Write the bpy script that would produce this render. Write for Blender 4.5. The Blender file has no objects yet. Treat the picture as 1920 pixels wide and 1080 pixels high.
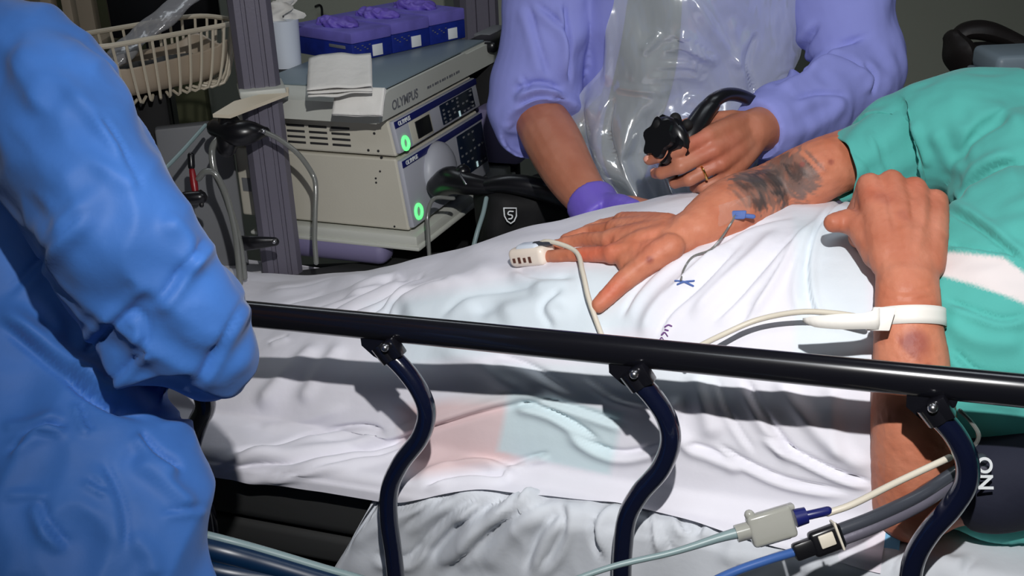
import bpy, bmesh, math, random
import numpy as np
from mathutils import Matrix, Vector
random.seed(4); rng = np.random.RandomState(7)
S = bpy.context.scene; COL = S.collection

# ------------------------------------------------------------------ camera
F = 2150.; PITCH = math.radians(22.5); ROLL = math.radians(2.5); CAM = np.array([0, 0, 1.55])
fw = np.array([0, math.cos(PITCH), -math.sin(PITCH)]); up0 = np.array([0, math.sin(PITCH), math.cos(PITCH)])
rt0 = np.array([1., 0, 0])
rt = rt0*math.cos(ROLL)-up0*math.sin(ROLL); up = up0*math.cos(ROLL)+rt0*math.sin(ROLL)
cd = bpy.data.cameras.new('camera'); cam = bpy.data.objects.new('camera', cd); COL.objects.link(cam)
cd.sensor_width = 36; cd.lens = 36*F/1920; cd.clip_start = .05
cam.matrix_world = Matrix([[rt[i], up[i], -fw[i], CAM[i]] for i in range(3)]+[[0, 0, 0, 1]])
S.camera = cam
S.view_settings.view_transform = 'Standard'; S.view_settings.look = 'None'
S.view_settings.gamma = 1; S.view_settings.use_curve_mapping = False
S.view_settings.exposure = 0.0

# ------------------------------------------------------------------ world and lights
w = bpy.data.worlds.new('world'); S.world = w; w.use_nodes = True
w.node_tree.nodes['Background'].inputs[0].default_value = (.6, .65, .7, 1)
w.node_tree.nodes['Background'].inputs[1].default_value = .05

def P(px, py, d):
    return CAM+(fw+rt*(px-960)/F-up*(py-540)/F)*d
def lamp(name, kind, loc, energy, target=None, **k):
    l = bpy.data.lights.new(name, kind); o = bpy.data.objects.new(name, l); COL.objects.link(o)
    o.location = loc; l.energy = energy
    for a, b in k.items(): setattr(l, a, b)
    if target is not None:
        o.rotation_euler = (Vector(target)-Vector(loc)).to_track_quat('-Z', 'Y').to_euler()
    return o
# the lamp mounted over the video camera
lamp('video_lamp', 'SPOT', CAM+up*.40+rt*.06-fw*.03, 88, P(1220, 400, 1.5), spot_size=math.radians(80), spot_blend=1.0,
     shadow_soft_size=.012, color=(1, .985, .97))
# unseen area lights added under the ceiling as dim ambient fill
for i, (x, y) in enumerate([(-.9, 2.6), (1.1, 1.4), (-.3, -.2)]):
    lamp('ambient_fill_light', 'AREA', (x, y, 2.62), 5, (x, y, 0), shape='RECTANGLE', size=1.1, size_y=.35,
         color=(.86, .93, 1))

# ------------------------------------------------------------------ frames of reference of the stretcher and of the cart
RL = P(480, 590, 1.38); RR = P(1920, 733, 1.05)
U = (RR-RL)/np.linalg.norm(RR-RL); V = np.cross([0, 0, 1], U); V /= np.linalg.norm(V); W = np.cross(U, V); O = (RL+RR)/2
def B(u, v, w): return O+U*u+V*v+W*w
def BN(A):
    A = np.asarray(A, float); return O+A[:, :1]*U+A[:, 1:2]*V+A[:, 2:3]*W
def Pw(px, py, w):
    r = P(px, py, 1)-CAM; return CAM+r*((w-(CAM-O)@W)/(r@W))
def Pv(px, py, v):
    r = P(px, py, 1)-CAM; return CAM+r*((v-(CAM-O)@V)/(r@V))
def Pz(px, py, z):
    r = P(px, py, 1)-CAM; return CAM+r*((z-CAM[2])/r[2])
def proj(A):
    q = np.asarray(A)-CAM; d = q@fw
    return np.stack([960+F*(q@rt)/d, 540-F*(q@up)/d], -1)
Z3 = np.array([0, 0, 1.])
def unit(v): v = np.asarray(v, float); return v/np.linalg.norm(v)

# ------------------------------------------------------------------ materials
def mat(name, col, rough=.6, metal=0., spec=.5, bump=0., bscale=80., var=0., vscale=6., emit=None, estr=0., sss=0., trans=0., alpha=1., coat=0., col2=None, attr=False, sheen=0., detail=4., crump=0., cscale=7.):
    m = bpy.data.materials.new(name); m.use_nodes = True; n = m.node_tree.nodes; L = m.node_tree.links
    b = n['Principled BSDF']; b.inputs['Base Color'].default_value = (*col, 1); b.inputs['Roughness'].default_value = rough
    b.inputs['Metallic'].default_value = metal; b.inputs['Specular IOR Level'].default_value = spec
    b.inputs['Coat Weight'].default_value = coat; b.inputs['Sheen Weight'].default_value = sheen
    tc = n.new('ShaderNodeTexCoord')
    out = None
    if attr:
        a = n.new('ShaderNodeAttribute'); a.attribute_name = 'tint'; out = a.outputs['Color']
    if var > 0 or col2:
        t = n.new('ShaderNodeTexNoise'); t.inputs['Scale'].default_value = vscale; t.inputs['Detail'].default_value = detail
        L.new(tc.outputs['Object'], t.inputs['Vector'])
        mr = n.new('ShaderNodeMapRange'); mr.inputs[1].default_value = .35; mr.inputs[2].default_value = .65
        L.new(t.outputs['Fac'], mr.inputs[0])
        mx = n.new('ShaderNodeMix'); mx.data_type = 'RGBA'
        if attr:
            c2 = n.new('ShaderNodeMix'); c2.data_type = 'RGBA'; c2.blend_type = 'MULTIPLY'; c2.inputs[0].default_value = 1
            L.new(out, c2.inputs[6]); k = col2 or (1-var,)*3; c2.inputs[7].default_value = (*k, 1)
            L.new(out, mx.inputs[6]); L.new(c2.outputs[2], mx.inputs[7])
        else:
            mx.inputs[6].default_value = (*col, 1); k = col2 or tuple(c*(1-var) for c in col); mx.inputs[7].default_value = (*k, 1)
        L.new(mr.outputs[0], mx.inputs[0]); out = mx.outputs[2]
    if out: L.new(out, b.inputs['Base Color'])
    prev = None
    if crump > 0:
        t = n.new('ShaderNodeTexNoise'); t.noise_type = 'RIDGED_MULTIFRACTAL'; t.inputs['Scale'].default_value = cscale; t.inputs['Detail'].default_value = 1.5
        t.inputs['Distortion'].default_value = .6
        L.new(tc.outputs['Object'], t.inputs['Vector'])
        bp = n.new('ShaderNodeBump'); bp.inputs['Strength'].default_value = 1; bp.inputs['Distance'].default_value = crump
        L.new(t.outputs['Fac'], bp.inputs['Height']); L.new(bp.outputs[0], b.inputs['Normal']); prev = bp
    if bump > 0:
        t = n.new('ShaderNodeTexNoise'); t.inputs['Scale'].default_value = bscale; t.inputs['Detail'].default_value = 5
        L.new(tc.outputs['Object'], t.inputs['Vector'])
        bp = n.new('ShaderNodeBump'); bp.inputs['Strength'].default_value = 1; bp.inputs['Distance'].default_value = bump
        L.new(t.outputs['Fac'], bp.inputs['Height']); L.new(bp.outputs[0], b.inputs['Normal'])
        if prev: L.new(prev.outputs[0], bp.inputs['Normal'])
    if emit: b.inputs['Emission Color'].default_value = (*emit, 1); b.inputs['Emission Strength'].default_value = estr
    if sss: b.inputs['Subsurface Weight'].default_value = sss; b.inputs['Subsurface Radius'].default_value = (.01, .004, .002); b.inputs['Subsurface Scale'].default_value = .6
    b.inputs['Transmission Weight'].default_value = trans; b.inputs['Alpha'].default_value = alpha
    return m
def s2l(*c): return tuple((x/255/12.92 if x/255 <= .04045 else ((x/255+.055)/1.055)**2.4) for x in c)
M = {}
M['sheet'] = mat('white_cotton', (.8, .8, .86), .85, spec=.2, bump=.0008, bscale=45, attr=True, sheen=.1, var=.04, crump=.0018, cscale=7)
M['undersheet'] = mat('pale_cotton', (.66, .69, .74), .85, spec=.2, bump=.0008, bscale=40, var=.06, sheen=.1, crump=.004, cscale=8)
M['teal'] = mat('teal_cotton', s2l(78, 164, 158), .85, spec=.15, bump=.0007, bscale=50, var=.08, attr=True, sheen=.1, crump=.003, cscale=8)
M['bluegown'] = mat('blue_nonwoven', s2l(66, 120, 200), .6, spec=.3, bump=.0008, bscale=40, var=.22, vscale=9, sheen=.1, crump=.010, cscale=11)
M['shirt'] = mat('lavender_cotton', s2l(140, 146, 214), .95, spec=.15, bump=.0008, bscale=40, var=.06, vscale=14, crump=.004, cscale=9)
M['tie'] = mat('grey_green_silk', s2l(92, 104, 112), .6, spec=.3, bump=.0004, bscale=300)
M['trousers'] = mat('dark_grey_wool', s2l(95, 108, 120), .9, bump=.001, bscale=60)
M['skin'] = mat('weathered_skin', s2l(205, 128, 98), .52, spec=.32, bump=.0009, bscale=120, attr=True, col2=(.86, .74, .68), vscale=24, sss=.08)
M['skin2'] = mat('tanned_skin', s2l(190, 128, 100), .5, spec=.4, bump=.0006, bscale=120, attr=True, col2=(.86, .76, .7), vscale=20, sss=.08)
M['black'] = mat('black_plastic', (.006, .006, .008), .3, spec=.5)
M['blackmatt'] = mat('black_rubber', (.008, .008, .009), .7, spec=.3, bump=.0004, bscale=90)
M['rail'] = mat('black_painted_steel', (.006, .006, .009), .22, spec=.6, coat=.3)
M['strut'] = mat('navy_black_enamel', (.004, .006, .022), .16, spec=.8, coat=.6, bump=.0006, bscale=45)
M['mattress'] = mat('dark_grey_vinyl', (.035, .036, .036), .6, bump=.0005, bscale=40)
M['steel'] = mat('brushed_steel', (.5, .5, .52), .3, metal=1)
M['cream'] = mat('cream_enamel', s2l(200, 190, 170), .45, bump=.0002, bscale=60)
M['liner'] = mat('cream_plastic', s2l(176, 160, 140), .5, bump=.002, bscale=12, var=.12)
M['case'] = mat('light_grey_paint', s2l(196, 192, 178), .55, bump=.0002, bscale=300, var=.03)
M['front'] = mat('silver_grey_plastic', s2l(172, 174, 184), .45)
M['seam'] = mat('dark_groove', (.02, .02, .022), .6)
M['shelf'] = mat('grey_laminate', s2l(196, 198, 190), .5, var=.04)
M['shelftop'] = mat('blue_grey_laminate', s2l(122, 138, 148), .45, var=.06)
M['mast'] = mat('purple_grey_aluminium', s2l(104, 101, 114), .45, metal=.25, bump=.0002, bscale=200)
M['bumper'] = mat('purple_grey_rubber', s2l(120, 114, 150), .6)
M['navy'] = mat('navy_panel', s2l(24, 30, 96), .35)
M['keypad'] = mat('black_blue_glass', (.006, .012, .03), .2)
M['ledw'] = mat('pale_lit_key', (.6, .8, .8), .4, emit=(.6, .85, .9), estr=.32)
M['ledg'] = mat('green_lit_ring', (.1, .9, .2), .4, emit=(.12, 1, .22), estr=1.3)
M['white'] = mat('white_print', (.75, .78, .8), .6)
M['grey'] = mat('grey_print', s2l(110, 112, 116), .6)
M['purple'] = mat('violet_carton', s2l(116, 108, 200), .6, var=.25, vscale=22)
M['nitrile'] = mat('violet_nitrile', s2l(112, 92, 196), .5, bump=.001, bscale=60, var=.15)
M['bluebox'] = mat('royal_blue_carton', s2l(16, 40, 138), .5, var=.3, vscale=40)
M['tissue'] = mat('white_tissue', (.72, .71, .68), .9, bump=.002, bscale=40, var=.06)
M['cup'] = mat('white_translucent_plastic', (.68, .74, .84), .4)
M['wall'] = mat('grey_green_paint', s2l(156, 160, 148), .85, bump=.0005, bscale=90, var=.05, vscale=2)
M['floor'] = mat('grey_vinyl', s2l(110, 112, 112), .5, var=.15, vscale=20)
M['ceil'] = mat('pale_paint', (.5, .5, .5), .9, var=.03)
M['olive'] = mat('olive_paint', s2l(96, 98, 70), .7, var=.1)
M['beige'] = mat('beige_paint', s2l(190, 172, 150), .6, var=.06)
M['hose'] = mat('clear_grey_tube', s2l(120, 122, 118), .12, spec=.8, coat=.8, alpha=.8)
M['cable'] = mat('cream_cable', s2l(214, 206, 190), .45)
M['bluecable'] = mat('blue_tube', s2l(60, 96, 160), .3, spec=.6)
M['tealcable'] = mat('petrol_hose', s2l(4, 36, 66), .35, spec=.6)
M['greyhose'] = mat('grey_hose', s2l(128, 148, 150), .4)
M['navyfab'] = mat('navy_nylon', (.008, .010, .026), .85, bump=.0008, bscale=70)
M['red'] = mat('red_plastic', (.22, .008, .012), .35)
M['gold'] = mat('gold', (.9, .62, .2), .2, metal=1)
M['band'] = mat('white_vinyl_band', (.82, .79, .74), .5)
M['probe'] = mat('ivory_plastic', (.85, .74, .64), .35, spec=.5)
M['brass'] = mat('brown_print', s2l(90, 52, 40), .6)
M['purpprint'] = mat('purple_print', s2l(120, 80, 140), .7)
M['bluethread'] = mat('blue_thread', s2l(80, 106, 170), .7)
M['scopegrey'] = mat('charcoal_plastic', (.05, .055, .07), .3)
M['box'] = mat('pale_blue_polypropylene', s2l(140, 156, 168), .4, alpha=1)
M['chair'] = mat('brown_black_leatherette', (.018, .014, .014), .5, bump=.0006, bscale=80)
M['valve'] = mat('clear_grey_polycarbonate', s2l(168, 168, 160), .15, spec=.7, coat=.5, alpha=.85)
M['dressing'] = mat('clear_film_dressing', (.85, .75, .68), .08, spec=1, coat=1, alpha=.10, bump=.004, bscale=60)
M['hair'] = mat('grey_hair', (.2, .19, .18), .8, bump=.003, bscale=120)
M['cap'] = mat('blue_cap_fabric', s2l(70, 128, 210), .8, bump=.002, bscale=30)
M['eye'] = mat('eye_white', (.8, .8, .8), .2)
M['lip'] = mat('lip_skin', s2l(150, 80, 70), .5)
M['shoe'] = mat('black_shoe_leather', (.01, .01, .01), .4)
def film(name, tint, a, gl, bump):
    m = bpy.data.materials.new(name); m.use_nodes = True; n = m.node_tree.nodes; L = m.node_tree.links; n.clear()
    o = n.new('ShaderNodeOutputMaterial'); tr = n.new('ShaderNodeBsdfTransparent'); df = n.new('ShaderNodeBsdfDiffuse'); g = n.new('ShaderNodeBsdfGlossy')
    df.inputs[0].default_value = (*tint, 1); g.inputs['Roughness'].default_value = .16; g.inputs[0].default_value = (1, 1, 1, 1)
    m1 = n.new('ShaderNodeMixShader'); m1.inputs[0].default_value = a; L.new(tr.outputs[0], m1.inputs[1]); L.new(df.outputs[0], m1.inputs[2])
    m2 = n.new('ShaderNodeMixShader'); m2.inputs[0].default_value = gl; L.new(m1.outputs[0], m2.inputs[1]); L.new(g.outputs[0], m2.inputs[2])
    L.new(m2.outputs[0], o.inputs[0])
    tc = n.new('ShaderNodeTexCoord'); t = n.new('ShaderNodeTexNoise'); t.inputs['Scale'].default_value = 14; t.inputs['Detail'].default_value = 3
    mp = n.new('ShaderNodeMapping'); mp.inputs['Rotation'].default_value = (0, .6, 0); mp.inputs['Scale'].default_value = (1.2, 1, .45)
    L.new(tc.outputs['Object'], mp.inputs[0]); L.new(mp.outputs[0], t.inputs['Vector'])
    bp = n.new('ShaderNodeBump'); bp.inputs['Distance'].default_value = bump; L.new(t.outputs['Fac'], bp.inputs['Height'])
    L.new(bp.outputs[0], g.inputs['Normal']); L.new(bp.outputs[0], df.inputs['Normal'])
    return m
M['apron'] = film('clear_polythene', (.80, .86, .90), .36, .18, .010)
M['pouch'] = film('grey_clear_pouch', (.42, .42, .44), .5, .05, .012)

# ------------------------------------------------------------------ mesh tools
class MB:
    def __init__(s): s.v = []; s.f = []; s.n = 0
    def add(s, v, f):
        v = np.asarray(v, float); s.v.append(v); k = s.n; s.f += [tuple(i+k for i in q) for q in f]; s.n += len(v); return s
    def verts(s): return np.concatenate(s.v)
def bevelbox(mb, c, ax, h, bev=0., seg=2):
    """box with centre c, axes ax (3 unit vectors), half sizes h"""
    bm = bmesh.new(); bmesh.ops.create_cube(bm, size=2)
    for v in bm.verts: v.co = Vector((v.co.x*h[0], v.co.y*h[1], v.co.z*h[2]))
    if bev > 0: bmesh.ops.bevel(bm, geom=bm.edges[:], offset=min(bev, min(h)*.95), segments=seg, affect='EDGES', profile=.5)
    bm.verts.index_update(); A = np.array([v.co[:] for v in bm.verts]); f = [tuple(v.index for v in q.verts) for q in bm.faces]; bm.free()
    mb.add(np.asarray(c)+A@np.array(ax, float), f); return mb
AX = np.eye(3)
def crom(pts, n):
    p = np.asarray(pts, float)
    if len(p) == 2: t = np.linspace(0, 1, n)[:, None]; return p[0]*(1-t)+p[1]*t
    p = np.vstack([2*p[0]-p[1], p, 2*p[-1]-p[-2]]); m = len(p)-3; out = []
    for t in np.linspace(0, m, n):
        i = min(int(t), m-1); x = t-i; a, b, c, d = p[i:i+4]
        out.append(.5*((2*b)+(-a+c)*x+(2*a-5*b+4*c-d)*x*x+(-a+3*b-3*c+d)*x**3))
    return np.array(out)
def tube(mb, pts, r, n=24, k=12, cap=True, flat=None, hint=None, smooth=True):
    """tube through pts; r scalar or list; flat = ratio of the second axis; hint = direction of the first axis"""
    R_ = np.full(len(pts), r, float) if np.isscalar(r) else np.asarray(r, float)
    if smooth and len(pts) > 2:
        pp = crom(pts, n); rr = np.clip(crom(R_[:, None], n)[:, 0], R_.min()*.8, None)
        ff = np.ones(n) if flat is None else (np.full(n, flat) if np.isscalar(flat) else crom(np.asarray(flat, float)[:, None], n)[:, 0])
    else:
        pp = np.asarray(pts, float); rr = R_; ff = np.ones(len(pp)) if flat is None else (np.full(len(pp), flat) if np.isscalar(flat) else np.asarray(flat))
    T = np.gradient(pp, axis=0); T /= np.linalg.norm(T, axis=1)[:, None]+1e-12
    x = np.asarray(hint, float) if hint is not None else (np.array([0, 0, 1.]) if abs(T[0][2]) < .9 else np.array([1., 0, 0]))
    rings = []
    if cap:   # rounded ends
        pre = [(-math.sin(a)*rr[0], math.cos(a)) for a in (1.35, .9, .45)]; post = [(math.sin(a)*rr[-1], math.cos(a)) for a in (.45, .9, 1.35)]
    else: pre = post = []
    N_ = len(pp)
    def ring(c, t, x, ra, fl):
        x = x-t*(x@t); x /= np.linalg.norm(x)+1e-12; y = np.cross(t, x)
        a = np.linspace(0, 2*math.pi, k, endpoint=False)
        rings.append(c+np.outer(np.cos(a)*ra, x)+np.outer(np.sin(a)*ra*fl, y)); return x
    for o, s_ in pre: ring(pp[0]+T[0]*o, T[0], x, rr[0]*s_, ff[0])
    for i in range(N_): 
        x2 = ring(pp[i], T[i], x if hint is None else np.asarray(hint, float), rr[i], ff[i])
        if hint is None: x = x2
    for o, s_ in post: ring(pp[-1]+T[-1]*o, T[-1], x, rr[-1]*s_, ff[-1])
    m = len(rings); f = []
    for i in range(m-1):
        for j in range(k): f.append((i*k+j, i*k+(j+1) % k, (i+1)*k+(j+1) % k, (i+1)*k+j))
    f.append(tuple(range(k))[::-1]); f.append(tuple((m-1)*k+j for j in range(k)))
    mb.add(np.concatenate(rings), f); return mb
def ell(mb, c, ax, h, k=20, m=12):
    a = np.linspace(0, 2*math.pi, k, endpoint=False); vs = []
    for i in range(m+1):
        t = math.pi*(i+.02)/(m+.04); vs += [(math.sin(t)*math.cos(q), math.sin(t)*math.sin(q), math.cos(t)) for q in a]
    f = [(i*k+j, (i+1)*k+j, (i+1)*k+(j+1) % k, i*k+(j+1) % k) for i in range(m) for j in range(k)]
    f.append(tuple(range(k))); f.append(tuple(m*k+j for j in range(k))[::-1])
    A = np.array(vs)*np.array(h); mb.add(np.asarray(c)+A@np.array(ax, float), f); return mb
def grid(mb, G):
    h, w_ = G.shape[:2]; f = [(i*w_+j, i*w_+j+1, (i+1)*w_+j+1, (i+1)*w_+j) for i in range(h-1) for j in range(w_-1)]
    mb.add(G.reshape(-1, 3), f); return mb
def prism(mb, poly, fr, t):
    """extrude the 2-D outline poly; fr = (origin, right, up, out)"""
    o, r, u, n_ = [np.asarray(q, float) for q in fr]; k = len(poly)
    a = np.array([o+r*x+u*y for x, y in poly]); f = [tuple(range(k))[::-1], tuple(range(k, 2*k))]+[(i, (i+1) % k, k+(i+1) % k, k+i) for i in range(k)]
    mb.add(np.vstack([a, a+n_*t]), f); return mb

ORG = {}
def empty(name, loc, label=None, cat=None, group=None, kind=None):
    o = bpy.data.objects.new(name, None); COL.objects.link(o); o.location = loc; ORG[o.name] = np.array(loc, float); o.empty_display_size = .05
    tag(o, label, cat, group, kind); return o
def tag(o, label=None, cat=None, group=None, kind=None):
    for k, v in (('label', label), ('category', cat), ('group', group), ('kind', kind)):
        if v: o[k] = v
    return o
def mk(name, mb, m, parent=None, label=None, cat=None, group=None, kind=None, smooth=True, ang=40, thick=0, sub=0, cols=None, org=None, weld=False):
    v = mb.verts() if isinstance(mb, MB) else mb[0]; f = mb.f if isinstance(mb, MB) else mb[1]
    root = parent
    while root is not None and root.parent is not None: root = root.parent
    if root is not None: o0 = ORG[root.name]
    else: o0 = np.array(org, float) if org is not None else np.array([(v[:, 0].min()+v[:, 0].max())/2, (v[:, 1].min()+v[:, 1].max())/2, v[:, 2].min()])
    me = bpy.data.meshes.new(name); me.from_pydata((v-o0).tolist(), [], f); me.validate()
    if cols is not None:
        a = me.attributes.new('tint', 'FLOAT_COLOR', 'POINT'); c = np.ones((len(me.vertices), 4)); c[:, :3] = cols[:len(me.vertices)]; a.data.foreach_set('color', c.ravel())
    bm = bmesh.new(); bm.from_mesh(me)
    if weld: bmesh.ops.remove_doubles(bm, verts=bm.verts, dist=1e-5)
    bmesh.ops.recalc_face_normals(bm, faces=bm.faces); bm.to_mesh(me); bm.free()
    o = bpy.data.objects.new(name, me); COL.objects.link(o); me.materials.append(m)
    if smooth:
        me.polygons.foreach_set('use_smooth', [True]*len(me.polygons))
        if ang < 180: me.set_sharp_from_angle(angle=math.radians(ang))
    if parent is None: o.location = o0; ORG[o.name] = o0
    else: o.parent = parent
    if thick: md = o.modifiers.new('thickness', 'SOLIDIFY'); md.thickness = thick; md.offset = -1
    if sub: md = o.modifiers.new('subdivision', 'SUBSURF'); md.levels = sub; md.render_levels = sub
    tag(o, label, cat, group, kind); return o
def remesh(mb, vox, sm=6, fac=.5):
    """one continuous skin around overlapping closed shapes"""
    me = bpy.data.meshes.new('tmp'); me.from_pydata(mb.verts().tolist(), [], mb.f)
    bm = bmesh.new(); bm.from_mesh(me); bmesh.ops.recalc_face_normals(bm, faces=bm.faces); bm.to_mesh(me); bm.free()
    o = bpy.data.objects.new('tmp', me); COL.objects.link(o)
    r = o.modifiers.new('r', 'REMESH'); r.mode = 'VOXEL'; r.voxel_size = vox
    if sm: q = o.modifiers.new('s', 'SMOOTH'); q.iterations = sm; q.factor = fac
    dg = bpy.context.evaluated_depsgraph_get(); e = o.evaluated_get(dg).to_mesh()
    v = np.empty(len(e.vertices)*3); e.vertices.foreach_get('co', v); n = np.empty(len(e.vertices)*3); e.vertices.foreach_get('normal', n)
    f = [tuple(p.vertices) for p in e.polygons]; bpy.data.objects.remove(o)
    return v.reshape(-1, 3), f, n.reshape(-1, 3)
def relax(o, it=3):
    q = o.modifiers.new('relax', 'SMOOTH'); q.iterations = it; q.factor = .5; return o
def gridnormals(G):
    a = np.gradient(G, axis=1); b = np.gradient(G, axis=0); n = np.cross(a, b); n /= np.linalg.norm(n, axis=-1)[..., None]+1e-12; return n
_ph = rng.rand(64, 64)
def vnoise(x, y, s):
    x = x/s+100.3; y = y/s+57.7; i = np.floor(x).astype(int); j = np.floor(y).astype(int); a = x-i; b = y-j; a = a*a*(3-2*a); b = b*b*(3-2*b)
    g = lambda p, q: _ph[p % 64, q % 64]
    return (g(i, j)*(1-a)+g(i+1, j)*a)*(1-b)+(g(i, j+1)*(1-a)+g(i+1, j+1)*a)*b-.5
def pdist(Q, poly):
    best = np.full(len(Q), 1e9); sg = np.zeros(len(Q)); tt = np.zeros(len(Q)); pl = crom(poly, max(8, 5*len(poly)))
    n = len(pl)-1
    for i in range(n):
        a, b = pl[i], pl[i+1]; e = b-a; L2 = e@e+1e-9; q = Q-a; t = np.clip((q@e)/L2, 0, 1); d = q-t[:, None]*e; dd = np.hypot(d[:, 0], d[:, 1])
        m = dd < best; best[m] = dd[m]; sg[m] = np.sign(e[0]*q[m, 1]-e[1]*q[m, 0]); tt[m] = (i+t[m])/n
    return best, sg, tt
def folds(Pt, N, lst, toward=True):
    """press and lift the cloth along the creases; returns the displaced points"""
    Q = proj(Pt); D = np.zeros(len(Pt))
    for poly, wd, amp, ty in lst:
        lo = np.min(poly, 0)-3*wd; hi = np.max(poly, 0)+3*wd
        idx = np.where((Q[:, 0] > lo[0]) & (Q[:, 0] < hi[0]) & (Q[:, 1] > lo[1]) & (Q[:, 1] < hi[1]))[0]
        if not len(idx): continue
        d, s, t = pdist(Q[idx], poly); tp = np.clip(np.minimum(t, 1-t)*5, 0, 1); tp = tp*tp*(3-2*tp)
        sd = d*s
        if ty == 'r': pr = np.exp(-(d/wd)**2)
        elif ty == 'c': pr = -np.exp(-(sd/(.38*wd))**2)+.75*np.exp(-((sd-wd)/(.85*wd))**2)
        else: pr = -np.exp(-(sd/(.38*wd))**2)+.75*np.exp(-((sd+wd)/(.85*wd))**2)
        D[idx] += amp*tp*pr
    return Pt+N*D[:, None]
def text(s, name, fr, size, m, parent, bold=.0, label=None):
    c = bpy.data.curves.new('t', 'FONT'); c.body = s; c.size = size; c.extrude = .0004; c.offset = bold; c.align_x = 'LEFT'
    o = bpy.data.objects.new('t', c); COL.objects.link(o); dg = bpy.context.evaluated_depsgraph_get(); e = o.evaluated_get(dg).to_mesh()
    A = np.array([v.co[:] for v in e.vertices]); f = [tuple(p.vertices) for p in e.polygons]; bpy.data.objects.remove(o)
    o_, r, u, n_ = [np.asarray(q, float) for q in fr]
    mb = MB(); mb.add(o_+A[:, :1]*r+A[:, 1:2]*u+A[:, 2:3]*n_, f); return mk(name, mb, m, parent, smooth=False, label=label)

# ------------------------------------------------------------------ room
def boxw(x0, x1, y0, y1, z0, z1, bev=0.):
    return bevelbox(MB(), ((x0+x1)/2, (y0+y1)/2, (z0+z1)/2), AX, ((x1-x0)/2, (y1-y0)/2, (z1-z0)/2), bev)
mk('floor', boxw(-2.6, 2.6, -2, 3.9, -.1, 0), M['floor'], kind='structure')
mk('ceiling', boxw(-2.6, 2.6, -2, 3.9, 2.7, 2.8), M['ceil'], kind='structure')
mk('wall_back', boxw(-2.6, 2.6, 3.8, 3.9, 0, 2.7), M['wall'], kind='structure')
mk('wall_front', boxw(-2.6, 2.6, -2.1, -2, 0, 2.7), M['wall'], kind='structure')
mk('wall_left', boxw(-2.7, -2.6, -2.1, 3.9, 0, 2.7), M['wall'], kind='structure')
mk('wall_right', boxw(2.6, 2.7, -2.1, 3.9, 0, 2.7), M['wall'], kind='structure')
mk('baseboard_back', boxw(-2.6, 2.6, 3.78, 3.8, 0, .1), M['seam'], kind='structure')

# door frame and posts at the far left
dr = mk('door_1', boxw(-1.62, -.98, 3.74, 3.795, 0, 2.1, .004), M['olive'], kind='structure')
mk('door_frame', boxw(-1.72, -1.60, 3.70, 3.8, 0, 2.16, .004), M['beige'], dr)
mk('door_frame', boxw(-1.36, -1.28, 3.69, 3.8, 0, 2.16, .004), M['beige'], dr)
mk('door_panel', boxw(-1.55, -1.42, 3.72, 3.75, .9, 1.9, .01), M['beige'], dr)
rk = empty('storage_rack', (-1.25, 2.95, 0), 'pale storage rack of slim metal uprights in the far left corner', 'rack')
for x, wd in ((-1.42, .012), (-1.36, .01), (-1.30, .035), (-1.13, .014), (-1.08, .012)):
    mk('upright', boxw(x-wd, x+wd, 2.93, 2.97, 0, 1.9, .003), M['beige'], rk)
mk('shelf_board', boxw(-1.45, -1.05, 2.9, 3.2, .6, .62, .003), M['beige'], rk)
mk('shelf_board', boxw(-1.45, -1.05, 2.9, 3.2, 1.02, 1.04, .003), M['beige'], rk)

# ------------------------------------------------------------------ endoscopy cart
K = P(768, 435, 2.1); s_ = np.array([-.925, .38, 0]); f_ = np.array([.38, .925, 0])
def C(a, b, c): return K+s_*a+f_*b+Z3*c
def cbox(a0, a1, b0, b1, c0, c1, bev=.003, mb=None, seg=2):
    return bevelbox(mb or MB(), C((a0+a1)/2, (b0+b1)/2, (c0+c1)/2), (s_, f_, Z3), (abs(a1-a0)/2, abs(b1-b0)/2, abs(c1-c0)/2), bev, seg)
cart = empty('endoscopy_cart', (*C(.2, .2, 0)[:2], 0), 'grey wheeled equipment cart with purple-grey posts carrying the stacked machines', 'cart')
def mast(px, py, d, z0, z1, hw, name):
    c = P(px, py, d); mb = MB()
    poly = []
    for sx, sy in ((-1, -1), (1, -1), (1, 1), (-1, 1)): poly.append((sx, sy))
    out = [(-1, -.7), (-.75, -1), (-.45, -1), (-.42, -.88), (-.25, -.88), (-.22, -1), (.22, -1), (.25, -.88), (.42, -.88), (.45, -1), (.75, -1), (1, -.7), (1, .8), (-1, .8)]
    prism(mb, [(x*hw, y*hw) for x, y in out], (np.array([c[0], c[1], z0]), unit([.97, .25, 0]), unit([-.25, .97, 0]), Z3), z1-z0)
    return mk(name, mb, M['mast'], cart, smooth=True, ang=25)
mast(497, 250, 2.06, .04, 1.75, .036, 'post'); mast(893, 20, 2.72, .04, 1.75, .046, 'post')
# the lower shelf with its bumper, the top shelf with its sloping front
mk('shelf', cbox(-.02, .30, -.012, .46, -.026, -.003, .006), M['shelf'], cart)
mb = cbox(.045, .33, -.022, .03, -.068, -.022, .02, seg=4)
mk('bumper', mb, M['bumper'], cart)
mk('shelf_lip', cbox(-.026, .335, -.018, .47, -.030, -.022, .003), M['shelf'], cart)
topz = .212
mb = MB(); prism(mb, [(-.045, topz), (.46, topz), (.46, topz+.05), (.0, topz+.05), (-.045, topz+.035)], (C(.024, 0, 0), f_, Z3, s_), .27)
mk('shelf', mb, M['shelf'], cart, ang=20)
mb = MB(); prism(mb, [(-.046, topz+.002), (.5, topz+.002), (.5, topz+.046), (.34, topz+.046), (.33, topz+.05), (.0, topz+.05), (-.046, topz+.036)], (C(.018, 0, 0), f_, Z3, s_), .03)
sf = mk('shelf_front', mb, M['shelf'], cart, ang=20)
mk('tray_surface', cbox(.026, .29, .0, .45, topz+.0502, topz+.054, .001), M['shelftop'], cart)
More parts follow.
